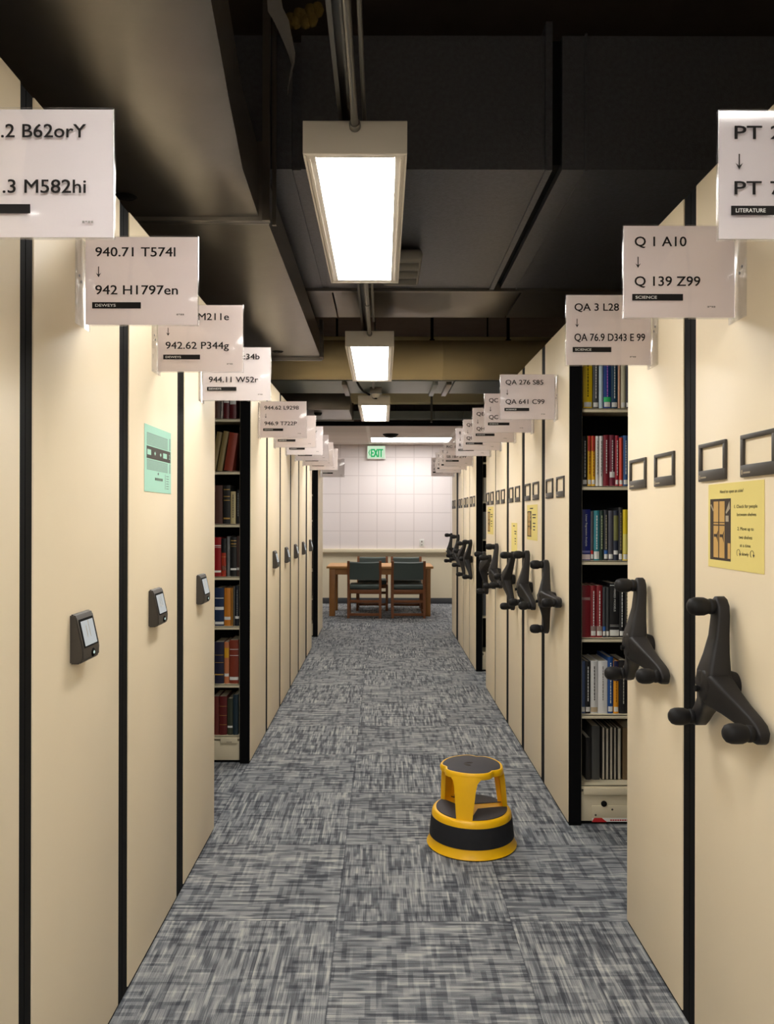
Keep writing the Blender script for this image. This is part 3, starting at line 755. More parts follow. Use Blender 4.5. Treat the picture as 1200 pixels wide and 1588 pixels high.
RS = [(('PT 2', 'PT 7'), 'LITERATURE', 'white call number sign reading PT 2, PT 7 at the right edge', PAPER_LIT, (0.083, 0.083)),
      (('Q 1 A10', 'Q 139 Z99'), 'SCIENCE', 'call number sign reading Q 1 A10, Q 139 Z99', None, (0.126, 0.160)),
      (('QA 3 L28 2', 'QA 76.9 D343 E 99'), 'SCIENCE', 'call number sign reading QA 3 L28, QA 76.9 D343 E 99', None, (0.17, 0.226)),
      (('QA 276 S85', 'QA 641 C99'), 'SCIENCE', 'call number sign reading QA 276 S85, QA 641 C99', None, (0.188, 0.194)),
      (('QC', 'QC 787.9 Z9'), 'SCIENCE', 'call number sign reading QC, right behind the sign QA 276 S85', None, (0.052, 0.196)),
      (('QE', 'QH'), 'SCIENCE', 'call number sign reading QE, QH', None, (0.05, 0.052)),
      (('QI', 'QI'), 'SCIENCE', 'call number sign starting with QI, between the QE and R signs', None, (0.037, 0.037)),
      (('R', 'R'), 'SCIENCE', 'pale call number sign reading R over R', PAPER_LIT, (0.018, 0.018)),
      (('RC 1', 'SB 187 Z99'), 'SCIENCE', 'grey call number sign reading RC 1, SB 187 Z99', None, (0.085, 0.188)),
      (('T', 'T'), '', 'mostly hidden sign directly behind the sign SB 187 Z99', None, None),
      (('T', 'T'), '', 'mostly hidden sign, second behind the sign SB 187 Z99', None, None),
      (('U', 'Z'), '', 'farthest right call number sign, small against the tiled far wall', None, None)]
for i, (ln, bd, lb, pp, wd) in enumerate(RS): sign(1, cR[i], ln, bd, lb, pp, wd)

# ------------------------------------------------------------------ notices on the end panels
def yellow_notice(yn, yf, z0, z1, label, detail=True, photo=True):
    """landscape sheet on a right-hand panel; yn = near edge, yf = far edge (left side in the picture)"""
    t = thing('paper_notice', label, 'notice', (XR - 0.0006, yf, z0), 'yellow notices on the right row')
    Wd, Hh = yf - yn, z1 - z0
    b = MB(M['yellowpaper']); b.box(-0.0008, 0.0, -Wd, 0, 0, Hh); b.build('sheet', t)
    def q(m, u0, u1, v0, v1, e, mi=0):     # u from the left of the sheet, v from the bottom, both 0..1
        m.box(-0.0009 - e, -0.0008 - e + 0.0001, -u1 * Wd, -u0 * Wd, v0 * Hh, v1 * Hh, mi=mi)
    if photo:
        m = MB(M['print_dark'], M['print_cream'], M['print_grey'])
        q(m, 0.04, 0.44, 0.09, 0.82, 0.0002, 0)
        q(m, 0.11, 0.205, 0.12, 0.79, 0.0004, 1); q(m, 0.225, 0.325, 0.12, 0.79, 0.0004, 1)
        q(m, 0.11, 0.325, 0.50, 0.515, 0.0006, 0); q(m, 0.11, 0.325, 0.535, 0.545, 0.0006, 0)
        q(m, 0.385, 0.435, 0.12, 0.30, 0.0004, 1); q(m, 0.345, 0.40, 0.55, 0.62, 0.0004, 2)
        for u in (0.12, 0.235):
            q(m, u, u + 0.05, 0.365, 0.40, 0.0006, 0)
            e = -0.0018
            m.poly([(e, -(u + .05) * Wd, .385 * Hh), (e, -(u + .085) * Wd, .45 * Hh), (e, -(u + .075) * Wd, .38 * Hh), (e, -(u + .08) * Wd, .30 * Hh), (e, -(u + .05) * Wd, .37 * Hh)], 0)
        e = -0.0018
        m.poly([(e, -.05 * Wd, .75 * Hh), (e, -.07 * Wd, .76 * Hh), (e, -.115 * Wd, .69 * Hh), (e, -.105 * Wd, .67 * Hh)], 2)
        m.poly([(e, -.35 * Wd, .66 * Hh), (e, -.42 * Wd, .79 * Hh), (e, -.43 * Wd, .70 * Hh), (e, -.36 * Wd, .64 * Hh)], 2)
        m.build('printed_photo', t)
    if detail:
        cap = 0.0085
        for s_, u, v, wd in (('Need to open an aisle?', 0.45, 0.885, 0.13), ('1. Check for people', 0.70, 0.705, 0.118), ('between shelves', 0.715, 0.615, 0.098),
                             ('2. Move up to', 0.70, 0.455, 0.083), ('two shelves', 0.70, 0.36, 0.068), ('at a time', 0.695, 0.27, 0.054), ('slowly', 0.695, 0.175, 0.036)):
            text('writing', s_, M['ink'], t, (-0.0012, -u * Wd, v * Hh), cap, wd, 0.006, '-x', 'CENTER', 0.15 if 'Need' in s_ else 0.0)
        for u in (0.58, 0.81):
            pts = [(-0.0013, -u * Wd + 0.0085 * math.cos(math.radians(a)), 0.20 * Hh + 0.0085 * math.sin(math.radians(a))) for a in range(-60, 215, 25)]
            m = MB(M['ink2']); m.tube(pts, 0.0005, 6); m.poly([(-0.0014, pts[-1][1] - 0.005, pts[-1][2]), (-0.0014, pts[-1][1] + 0.004, pts[-1][2] + 0.001), (-0.0014, pts[-1][1] + 0.001, pts[-1][2] - 0.007)])
            m.build('turn_arrow', t)
    else:
        m = MB(M['ink2'])
        for v, w_ in ((0.88, .30), (0.70, .34), (0.62, .28), (0.46, .24), (0.37, .2), (0.28, .16)):
            u = 0.70 if v < 0.85 else 0.45
            q(m, u - w_ / 2, u + w_ / 2, v, v + 0.032, 0.0004)
        m.build('writing', t)
    return t
yellow_notice(1.757, 2.058, 1.310, 1.526, 'large yellow notice with photo, Need to open an aisle?, by the nearest handle')
yellow_notice(4.33, 4.64, 1.305, 1.51, 'small yellow notice with photo, above the handle of the fourth right panel', detail=False)
yellow_notice(4.98, 5.20, 1.205, 1.40, 'plain yellow notice without photo, hung lower than its neighbours', detail=False, photo=False)
yellow_notice(6.05, 6.38, 1.30, 1.52, 'faded yellow notice farthest along the right row', detail=False)
# mint range map on the left
t = thing('paper_notice', 'mint green map notice with black band on third left panel', 'notice', (XL + 0.0006, 2.489, 1.520))
Wd, Hh = 0.312, 0.219
b = MB(M['teal']); b.box(0, 0.0008, 0, Wd, 0, Hh); b.build('sheet', t)
def q(m, u0, u1, v0, v1, e, mi=0): m.box(0.0008 + e - 0.0001, 0.0009 + e, u0 * Wd, u1 * Wd, v0 * Hh, v1 * Hh, mi=mi)
m = MB(M['tealgrey'], M['teal'])
q(m, 0.08, 0.86, 0.70, 0.885, 0.0002); q(m, 0.08, 0.86, 0.33, 0.485, 0.0002); q(m, 0.92, 0.97, 0.70, 0.90, 0.0002); q(m, 0.92, 0.97, 0.33, 0.485, 0.0002)
for k in range(9): q(m, 0.08, 0.86, 0.715 + k * 0.018, 0.719 + k * 0.018, 0.0004, 1)
for k in range(7): q(m, 0.08, 0.86, 0.345 + k * 0.019, 0.349 + k * 0.019, 0.0004, 1)
m.build('shelf_plan', t)
m = MB(M['frame'], M['teal']); q(m, 0.07, 0.97, 0.50, 0.685, 0.0003)
q(m, 0.09, 0.22, 0.555, 0.635, 0.0006, 1); q(m, 0.67, 0.82, 0.555, 0.635, 0.0006, 1)
for u in (0.36, 0.57):
    m.poly([(0.0018, (u - .03) * Wd, .595 * Hh), (0.0018, u * Wd, .625 * Hh), (0.0018, (u + .03) * Wd, .595 * Hh), (0.0018, u * Wd, .56 * Hh)], 1)
bar = m.build('black_band', t)
text('band_number', '2', M['teal'], bar, (0.0019, 0.915 * Wd, 0.56 * Hh), 0.017, None, 0.02, '+x', 'CENTER')
m = MB(M['frame'])
m.poly([(0.0013, .46 * Wd, .29 * Hh), (0.0013, .485 * Wd, .315 * Hh), (0.0013, .51 * Wd, .29 * Hh), (0.0013, .485 * Wd, .265 * Hh)])
q(m, 0.755, 0.762, 0.06, 0.30, 0.0003)
for k in range(6): q(m, 0.80, 0.90, 0.07 + k * 0.04, 0.078 + k * 0.04, 0.0003)
for k in range(6): q(m, 0.37 + k * 0.05, 0.405 + k * 0.05, 0.185, 0.225, 0.0003)
m.build('key_list', t)

# ------------------------------------------------------------------ books
def book(x, y, z, t_, d, h, cov, label, group, spine=None, title=None, titlecol=None, marks=None, lean=0.0, round_=0.004, flipped=False, top=None, sub=None, cat='book'):
    """x = left edge; y = spine front; stands on z; spine faces -Y. marks = [(z0, z1, material)] bands or labels on the spine"""
    r = thing('book', label, cat, (x + t_ / 2, y, z + 0.0003 + abs(math.sin(lean)) * t_ / 2), group, (0, lean, 0))
    hw = t_ / 2 - 0.0003; wall = min(0.0025, t_ * 0.18)
    fr = []
    n = 6
    for i in range(n + 1):
        a = i / n; px = -hw + 2 * hw * a; fr.append((px, 0.004 - round_ * math.sin(PI * a)))
    outl = [(-hw, d)] + fr + [(hw, d), (hw - wall, d), (hw - wall, 0.007), (-hw + wall, 0.007), (-hw + wall, d)]
    if flipped: outl = [(px, d - py) for px, py in outl]
    b = MB(cov); b.prism(outl, 2, 0, h); b.build('cover', r)
    b = MB(M['pages'])
    if flipped: b.box(-hw + wall, hw - wall, 0.003, d - 0.007, 0.003, h - 0.003)
    else: b.box(-hw + wall, hw - wall, 0.007, d - 0.003, 0.003, h - 0.003)
    b.build('page_block', r)
    def patch(z0, z1, m_, name, inset=0.0006, y_=None):
        bb = MB(m_); pts = []
        w_ = hw - inset
        A = [(-w_ + 2 * w_ * i / 4, ) for i in range(5)]
        ring0, ring1 = [], []
        for (px,) in A:
            yy = 0.004 - round_ * math.sin(PI * (px + hw) / (2 * hw)) - 0.0005
            ring0.append((px, yy, z0)); ring1.append((px, yy, z1))
        bb.loft([ring0, ring1], caps=False, closed=False); bb.build(name, r)
    for mk in (marks or []):
        patch(mk[0] * h, mk[1] * h, mk[2], mk[3] if len(mk) > 3 else 'band')
    if spine: patch(0.02 * h if spine == 'low' else 0.035 * h, 0.125 * h, M['white'], 'spine_label', max(0.0006, t_ * 0.08))
    if title:
        ink = titlecol or M['white']
        if title == '-':       # illegible line of print along the spine
            bb = MB(ink); zz = 0.90 * h; rnd = random.Random(int(x * 1e5))
            while zz > 0.24 * h:
                ln = rnd.uniform(0.006, 0.016); wv = min(0.0022, t_ * 0.12)
                bb.poly([(-wv, -0.0012, zz), (wv, -0.0012, zz), (wv, -0.0012, zz - ln), (-wv, -0.0012, zz - ln)]); zz -= ln + 0.003
            bb.build('title', r)
        else:
            me_w = h * (0.62 if len(title) > 13 else 0.42)
            text('title', title, ink, r, (-min(0.3 * t_, 0.004), -0.0014, h * 0.90), min(0.62 * t_, 0.0085), me_w, 0.012, rot=(PI / 2, PI / 2, 0))
    return r
W_ = M['white']; GOLD = cmat(176, 140, 70)
def row(items, z, yf, kx, ytop0, group, where, Yface, cx):
    pass
# right unit: pixel-free coordinates in metres, left to right
YR = 3.640
def rx(px): return (px - 593) * 3.63 / 1200
rb = 'books in the right unit, '
SH_R = ['top visible', 'second', 'third', 'fourth', 'fifth', 'bottom']
def shelf_books(zs, yface, group, items, shelf_name, xf, unit):
    for i, it in enumerate(items):
        x0, x1, h, cov, desc, kw = it
        lab = '%s on the %s shelf of the %s' % (desc, shelf_name, unit)
        book(xf(x0), yface + kw.pop('dy', 0.0), zs, xf(x1) - xf(x0), kw.pop('d', 0.19), h, cov, lab, group, **kw)
UR = 'right unit'
G = 'science books on the %s shelf of the right unit'
yel = cmat(246, 208, 20); wht = cmat(222, 222, 220); blk = cmat(30, 30, 32); gry = cmat(74, 76, 80)
shelf_books(ZR[0], YR, G % 'top', [
    (905, 919, 0.245, yel, 'bright yellow book', dict(spine=1, title='-', titlecol=M['ink'])),
    (920, 929, 0.235, gry, 'charcoal book with white lettering', dict(spine=1, title='-')),
    (929.5, 936, 0.24, cmat(196, 218, 232), 'pale ice blue book', dict()),
    (936.5, 948, 0.25, cmat(30, 66, 140), 'blue book with lilac lettering and green dot', dict(spine=1, title='-', titlecol=cmat(206, 130, 220), marks=[(0.13, 0.22, cmat(60, 200, 120), 'green_tag')])),
    (948.5, 958.5, 0.24, cmat(26, 66, 92), 'dark teal book', dict(spine=1, title='-')),
    (959, 963, 0.235, cmat(206, 160, 130), 'thin beige pink book', dict()),
    (963.5, 971, 0.235, cmat(212, 206, 176), 'cream book with white label', dict(spine=1)),
    (971.5, 978, 0.23, cmat(52, 52, 58), 'dark grey book at the right end', dict(spine=1))], 'top', rx, UR)
shelf_books(ZR[1], YR, G % 'second', [
    (904, 911.5, 0.236, blk, 'black book at the left end', dict(spine=1, title='-')),
    (912, 918, 0.236, cmat(238, 186, 30), 'left one of two red and yellow books', dict(spine=1, title='-', titlecol=cmat(150, 60, 20), marks=[(0.70, 1.0, cmat(196, 44, 40), 'red_band')])),
    (918.2, 924, 0.236, cmat(238, 186, 30), 'right one of two red and yellow books', dict(spine=1, title='-', titlecol=cmat(150, 60, 20), marks=[(0.70, 1.0, cmat(196, 44, 40), 'red_band')])),
    (924.5, 930, 0.236, wht, 'white book beside the red and yellow pair', dict(title='-', titlecol=M['faint'])),
    (930.2, 936, 0.236, cmat(232, 230, 228), 'white book beside the broad maroon book', dict(title='-', titlecol=M['faint'])),
    (936.5, 945.5, 0.24, cmat(128, 34, 48), 'broad maroon book with white print', dict(title='-')),
    (946, 954.5, 0.24, cmat(118, 44, 62), 'plum book with label set high', dict(title='-', marks=[(0.17, 0.28, W_, 'spine_label')])),
    (955, 960.5, 0.238, cmat(164, 28, 50), 'crimson book', dict(spine=1, title='-')),
    (961, 967, 0.228, cmat(226, 84, 66), 'coral red book', dict(spine=1)),
    (967.5, 975, 0.238, cmat(58, 94, 146), 'mid blue book', dict(spine=1, title='-'))], 'second', rx, UR)
shelf_books(ZR[2], YR, G % 'third', [
    (903.5, 916.5, 0.24, cmat(32, 40, 116), 'thick navy blue book with white title', dict(title='Linear Regression Analysis', marks=[(0.02, 0.12, cmat(240, 222, 222), 'spine_label'), (0.15, 0.19, cmat(130, 130, 190), 'band')])),
    (917, 921.5, 0.232, cmat(84, 84, 88), 'thin grey book with red tag', dict(spine=1, marks=[(0.13, 0.2, cmat(190, 50, 46), 'red_tag')])),
    (922, 930.5, 0.235, cmat(56, 138, 150), 'teal book with white lettering', dict(title='-', marks=[(0.03, 0.18, W_, 'spine_label')])),
    (931, 937, 0.235, cmat(38, 60, 54), 'dark green book', dict(title='-', titlecol=cmat(180, 190, 150))),
    (937.5, 944, 0.238, cmat(48, 50, 56), 'black book with blue tag', dict(title='-', titlecol=cmat(190, 180, 150), spine=1, marks=[(0.13, 0.2, cmat(52, 104, 180), 'blue_tag')])),
    (944.5, 952, 0.235, cmat(86, 86, 96), 'slate grey book', dict(spine=1)),
    (952.5, 960, 0.235, cmat(46, 52, 70), 'navy book with olive panel', dict(marks=[(0.40, 0.90, cmat(124, 124, 74), 'olive_panel'), (0.12, 0.2, W_, 'spine_label')])),
    (960.5, 966.5, 0.25, cmat(54, 54, 56), 'taller charcoal book', dict(title='-', titlecol=cmat(170, 150, 110), spine='low')),
    (967, 975, 0.24, cmat(238, 208, 40), 'yellow book at the right end', dict(spine='low', marks=[(0.14, 0.52, cmat(236, 222, 120), 'pale_panel')]))], 'third', rx, UR)
shelf_books(ZR[3], YR, G % 'fourth', [
    (902.5, 916.5, 0.245, cmat(124, 32, 40), 'thick dark red book without label', dict(marks=[(0.76, 0.765, W_), (0.72, 0.725, W_), (0.74, 0.745, W_)], titlecol=W_)),
    (917, 926, 0.243, cmat(132, 34, 40), 'left one of two slimmer dark red books', dict(spine=1, title='-', marks=[(0.13, 0.22, cmat(150, 130, 124), 'grey_tag')])),
    (926.3, 935.5, 0.243, cmat(132, 34, 40), 'right one of two slimmer dark red books', dict(spine=1, title='-', marks=[(0.13, 0.22, cmat(150, 130, 124), 'grey_tag')])),
    (936, 941, 0.235, cmat(58, 62, 68), 'thin grey book with blue tag', dict(spine=1, marks=[(0.13, 0.22, cmat(52, 104, 180), 'blue_tag')])),
    (941.3, 946.5, 0.235, cmat(62, 64, 66), 'thin grey book beside the tall black book', dict(spine=1)),
    (947, 961.5, 0.255, blk, 'tall black book titled MIXED MODELS', dict(title='MIXED MODELS', marks=[(0.03, 0.14, W_, 'spine_label'), (0.20, 0.205, W_), (0.225, 0.23, W_), (0.955, 0.965, W_)])),
    (962, 969.5, 0.24, blk, 'black book with pink top', dict(spine=1, title='-', marks=[(0.93, 0.99, cmat(224, 140, 160), 'pink_band')])),
    (970, 977, 0.24, cmat(36, 34, 36), 'black book at the right end', dict(spine=1, title='-', titlecol=cmat(190, 180, 150)))], 'fourth', rx, UR)
shelf_books(ZR[4], YR, G % 'fifth', [
    (902.5, 909, 0.245, cmat(88, 104, 140), 'slate blue book', dict(spine=1)),
    (909.3, 917, 0.245, blk, 'black book left of two white books', dict(spine=1, title='-')),
    (917.5, 928.5, 0.247, wht, 'narrower white book', dict(title='-', titlecol=M['ink2'], marks=[(0.03, 0.12, cmat(190, 170, 140), 'tan_mark')])),
    (929, 943.5, 0.247, cmat(228, 228, 228), 'broader white book', dict(title='-', titlecol=M['faint'])),
    (944, 952.5, 0.265, cmat(30, 76, 142), 'taller blue book with white print', dict(spine=1, title='-')),
    (953, 961, 0.247, cmat(234, 158, 40), 'orange book with dark blue top', dict(spine=1, title='-', titlecol=cmat(160, 100, 20), marks=[(0.62, 1.0, cmat(32, 40, 78), 'dark_band')])),
    (961.5, 975, 0.25, cmat(34, 32, 34), 'black book at the right end', dict(title='-', titlecol=cmat(190, 186, 170)))], 'fifth', rx, UR)
def rx2(px): return (px - 593) * 3.8 / 1200
shelf_books(ZR[5], YR + 0.05, G % 'bottom', [
    (900, 908, 0.20, cmat(46, 44, 42), 'dark low book leaning at the left end', dict(d=0.17)),
    (909, 921, 0.255, cmat(82, 82, 80), 'thick dark grey volume', dict(d=0.17)),
    (924, 928.5, 0.25, cmat(60, 58, 54), 'pale page-edge-out volume, leftmost of five', dict(flipped=True, d=0.17)),
    (929.5, 934.5, 0.245, cmat(60, 58, 54), 'pale page-edge-out volume, second of five', dict(flipped=True, d=0.17)),
    (935.5, 940.5, 0.252, cmat(60, 58, 54), 'pale page-edge-out volume, middle of five', dict(flipped=True, d=0.17)),
    (941.5, 946, 0.25, cmat(60, 58, 54), 'pale page-edge-out volume, fourth of five', dict(flipped=True, d=0.17)),
    (947, 953, 0.247, cmat(60, 58, 54), 'pale page-edge-out volume, rightmost of five', dict(flipped=True, d=0.17)),
    (955.5, 975, 0.25, cmat(118, 98, 70), 'broad brown volume at the right end', dict(d=0.17))], 'bottom', rx2, UR)
# left unit
def lx(px): return (px - 593) * 4.54 / 1200
YLf = 4.535
GL = 'old books on the %s shelf of the left unit'
UL = 'left unit'
mar = cmat(96, 30, 34)
def lab2(a, b_): return (a, b_, W_, 'spine_label')
shelf_books(ZL[0], YLf, GL % 'top', [
    (329, 341, 0.22, cmat(84, 52, 40), 'brown book half behind the panel', dict()),
    (341.5, 345.5, 0.225, cmat(168, 160, 152), 'thin pale grey book', dict(title='-', titlecol=M['ink2'])),
    (346.5, 355, 0.225, mar, 'left one of two maroon labelled books', dict(marks=[lab2(0.42, 0.62)])),
    (356, 366, 0.225, cmat(90, 26, 30), 'right one of two maroon labelled books', dict(marks=[lab2(0.38, 0.56)]))], 'top', lx, UL)
shelf_books(ZL[1], YLf, GL % 'second', [
    (326, 334, 0.232, cmat(128, 110, 70), 'olive tan leaning book, leftmost', dict(lean=0.17, d=0.2)),
    (336, 344, 0.236, cmat(134, 116, 74), 'olive tan leaning book, middle', dict(lean=0.17, d=0.2)),
    (347, 360, 0.225, cmat(140, 58, 40), 'rust red leaning book', dict(lean=0.15, d=0.2))], 'second', lx, UL)
shelf_books(ZL[2], YLf, GL % 'third', [
    (330, 345, 0.225, cmat(84, 54, 46), 'broad brown book', dict()),
    (346.5, 357, 0.226, cmat(34, 34, 34), 'black book with gilt bands', dict(marks=[(0.88, 0.90, GOLD), (0.70, 0.72, GOLD), (0.60, 0.62, GOLD), (0.12, 0.16, GOLD)])),
    (357.6, 365.5, 0.19, cmat(186, 172, 128), 'short cream book', dict(title='-', titlecol=M['ink2'])),
    (366.2, 372.5, 0.20, cmat(28, 28, 30), 'black book beside the short cream one', dict(title='-', titlecol=cmat(150, 150, 146)))], 'third', lx, UL)
shelf_books(ZL[3], YLf, GL % 'fourth', [
    (332, 343, 0.228, cmat(150, 24, 30), 'bright red book', dict(marks=[lab2(0.10, 0.15), (0.78, 0.80, W_), (0.74, 0.75, W_)])),
    (343.6, 351, 0.222, cmat(28, 28, 30), 'black book with orange red lower part', dict(marks=[(0.0, 0.62, cmat(166, 54, 34), 'red_panel'), (0.16, 0.28, cmat(196, 160, 140), 'spine_label'), (0.50, 0.53, cmat(220, 160, 100))])),
    (352, 356.5, 0.234, cmat(116, 116, 116), 'thin grey book', dict()),
    (357.5, 367, 0.23, cmat(30, 30, 30), 'black book with gilt bands and white label', dict(marks=[(0.90, 0.92, GOLD), (0.82, 0.84, GOLD), (0.76, 0.77, GOLD), lab2(0.16, 0.21)])),
    (367.4, 371.8, 0.235, cmat(88, 64, 58), 'thin brown book', dict(marks=[lab2(0.16, 0.22)]))], 'fourth', lx, UL)
shelf_books(ZL[4], YLf, GL % 'fifth', [
    (333.5, 347.5, 0.222, cmat(30, 48, 80), 'broad blue book', dict(marks=[(0.72, 0.74, W_), (0.42, 0.50, W_), lab2(0.04, 0.11)])),
    (348, 358, 0.222, cmat(196, 122, 40), 'orange book', dict(marks=[lab2(0.16, 0.24)])),
    (358.3, 361.5, 0.222, cmat(160, 110, 44), 'thin ochre book', dict()),
    (362, 364, 0.228, cmat(110, 106, 100), 'very thin grey book', dict()),
    (364.6, 372, 0.235, cmat(32, 36, 44), 'black book with white label', dict(title='-', titlecol=cmat(130, 130, 130), marks=[lab2(0.18, 0.24)]))], 'fifth', lx, UL)
shelf_books(ZL[5], YLf, GL % 'sixth', [
    (333.5, 347.5, 0.243, cmat(38, 38, 60), 'broad navy book with gilt lines', dict(marks=[(0.68, 0.69, GOLD), (0.50, 0.51, GOLD), (0.2, 0.23, GOLD)])),
    (348.2, 355.6, 0.243, cmat(196, 120, 80), 'peach book with yellow patch', dict(marks=[(0.62, 0.86, cmat(214, 160, 40), 'yellow_patch'), lab2(0.17, 0.24)])),
    (356.4, 370.5, 0.255, cmat(128, 54, 36), 'broad rust brown book', dict(marks=[(0.78, 0.79, W_), (0.64, 0.65, W_), lab2(0.08, 0.15)]))], 'sixth', lx, UL)
shelf_books(ZL[6], YLf, GL % 'bottom', [
    (331, 340, 0.225, cmat(96, 36, 30), 'red brown book', dict()),
    (340.6, 352.5, 0.225, cmat(92, 28, 28), 'broad maroon book with gilt lines', dict(marks=[(0.74, 0.75, GOLD), (0.5, 0.51, GOLD), (0.26, 0.27, GOLD)])),
    (353.2, 361.5, 0.212, cmat(56, 60, 46), 'dark green book with white label', dict(marks=[lab2(0.2, 0.25)])),
    (362, 370, 0.235, cmat(34, 50, 60), 'blue black book', dict())], 'bottom', lx, UL)
# a few volumes in the far right gap
def fx(px): return (px - 593) * 7.22 / 1200
for k, (zz, hh, c_, d_) in enumerate(((ZR[1], 0.22, cmat(196, 190, 176), 'pale book'), (ZR[2], 0.25, cmat(130, 130, 128), 'grey book'), (ZR[3], 0.22, cmat(40, 40, 44), 'black book'), (ZR[4], 0.24, cmat(90, 92, 96), 'dark grey book'))):
    book(fx(748) + 0.004, 7.225, zz, 0.034, 0.19, hh, c_, '%s on the %s shelf of the unit in the far right gap' % (d_, ORD[k + 1]), 'books in the far right gap')

# ------------------------------------------------------------------ step stool
t = thing('step_stool', 'round yellow and black two-step library stool on the carpet', 'stool', (0.396, 3.42, 0))
t.scale = (0.985, 0.985, 0.985)
b = MB(M['yellow'])
b.lathe([(0.176, 0.010), (0.199, 0.004), (0.2005, 0.007), (0.196, 0.012), (0.190, 0.030), (0.1865, 0.044), (0.181, 0.045), (0.176, 0.13), (0.1785, 0.131), (0.1765, 0.145), (0.173, 0.153), (0.166, 0.158), (0.155, 0.159), (0.0, 0.159)], 2, (0, 0, 0), 72)
b.build('base', t)
b = MB(M['rubber']); b.lathe([(0.180, 0.044), (0.1885, 0.0445), (0.1875, 0.06), (0.1835, 0.10), (0.1800, 0.130), (0.175, 0.1305)], 2, (0, 0, 0), 72); b.build('bumper_band', t)
b = MB(M['black']); b.lathe([(0.15, 0.0), (0.185, 0.0), (0.185, 0.011), (0.15, 0.011)], 2, (0, 0, 0), 48); b.build('base_ring', t)
LEGS = [-108, 12, 132]
for a0 in (-48, 72, 192):      # three mats between the legs
    b = MB(M['tread']); pts = []
    for i in range(19):
        a = math.radians(a0 - 50.5 + 101 * i / 18); pts.append((0.158 * math.cos(a), 0.158 * math.sin(a)))
    for da in (8, 0, -8):
        a = math.radians(a0 + da); r = 0.040 if da else 0.036
        pts.append((r * math.cos(a), r * math.sin(a)))
    b.prism(pts, 2, 0.1585, 0.1625); b.build('step_mat', t)
R1 = 0.139
def rtop(a, off=0.0):
    r = R1 + off
    for c in (-165, -48, 72):
        dd = (a - c + 180) % 360 - 180
        r -= 0.012 * math.exp(-(dd / 9.0) ** 2)
        r += 0.004 * math.exp(-((dd - 22) / 12.0) ** 2) + 0.002 * math.exp(-((dd + 22) / 12.0) ** 2)
    return r
def ring(off, z, n=120): return [(rtop(a, off) * math.cos(math.radians(a)), rtop(a, off) * math.sin(math.radians(a)), z) for a in [360 * i / n for i in range(n)]]
b = MB(M['yellow']); b.loft([ring(-0.010, 0.322), ring(-0.001, 0.325), ring(0.001, 0.338), ring(-0.001, 0.347), ring(-0.005, 0.3515), ring(-0.010, 0.352), ring(-0.0125, 0.3495)]); b.build('top_step', t)
b = MB(M['tread']); b.loft([ring(-0.0125, 0.348), ring(-0.0125, 0.3515), ring(-0.014, 0.3525)]); 
b.build('top_mat', t)
b = MB(M['print_dark'])
for q_ in range(3):
    pts = [(0.024 - q_ * .006) * math.cos(math.radians(a)) - 0.01 for a in range(40, 300, 20)]; qts = [(0.024 - q_ * .006) * math.sin(math.radians(a)) for a in range(40, 300, 20)]
    b.tube([(p_, s_, 0.3526) for p_, s_ in zip(pts, qts)], 0.0012, 6)
b.build('moulded_mark', t)
for a0 in LEGS:
    b = MB(M['yellow']); rings = []
    for z, r, ha in ((0.157, 0.161, 12.5), (0.165, 0.160, 13.0), (0.22, 0.155, 15.5), (0.28, 0.149, 18.5), (0.31, 0.145, 21.5), (0.322, 0.1425, 26), (0.336, 0.140, 32)):
        out = []
        for i in range(9):
            a = math.radians(a0 - ha + 2 * ha * i / 8); out.append((r * math.cos(a), r * math.sin(a), z))
        for i in range(9):
            a = math.radians(a0 + ha - 2 * ha * i / 8); e = 0.022 if i in (0, 8) else 0.006
            out.append(((r - e) * math.cos(a), (r - e) * math.sin(a), z))
        rings.append(out)
    b.loft(rings); b.build('leg', t)

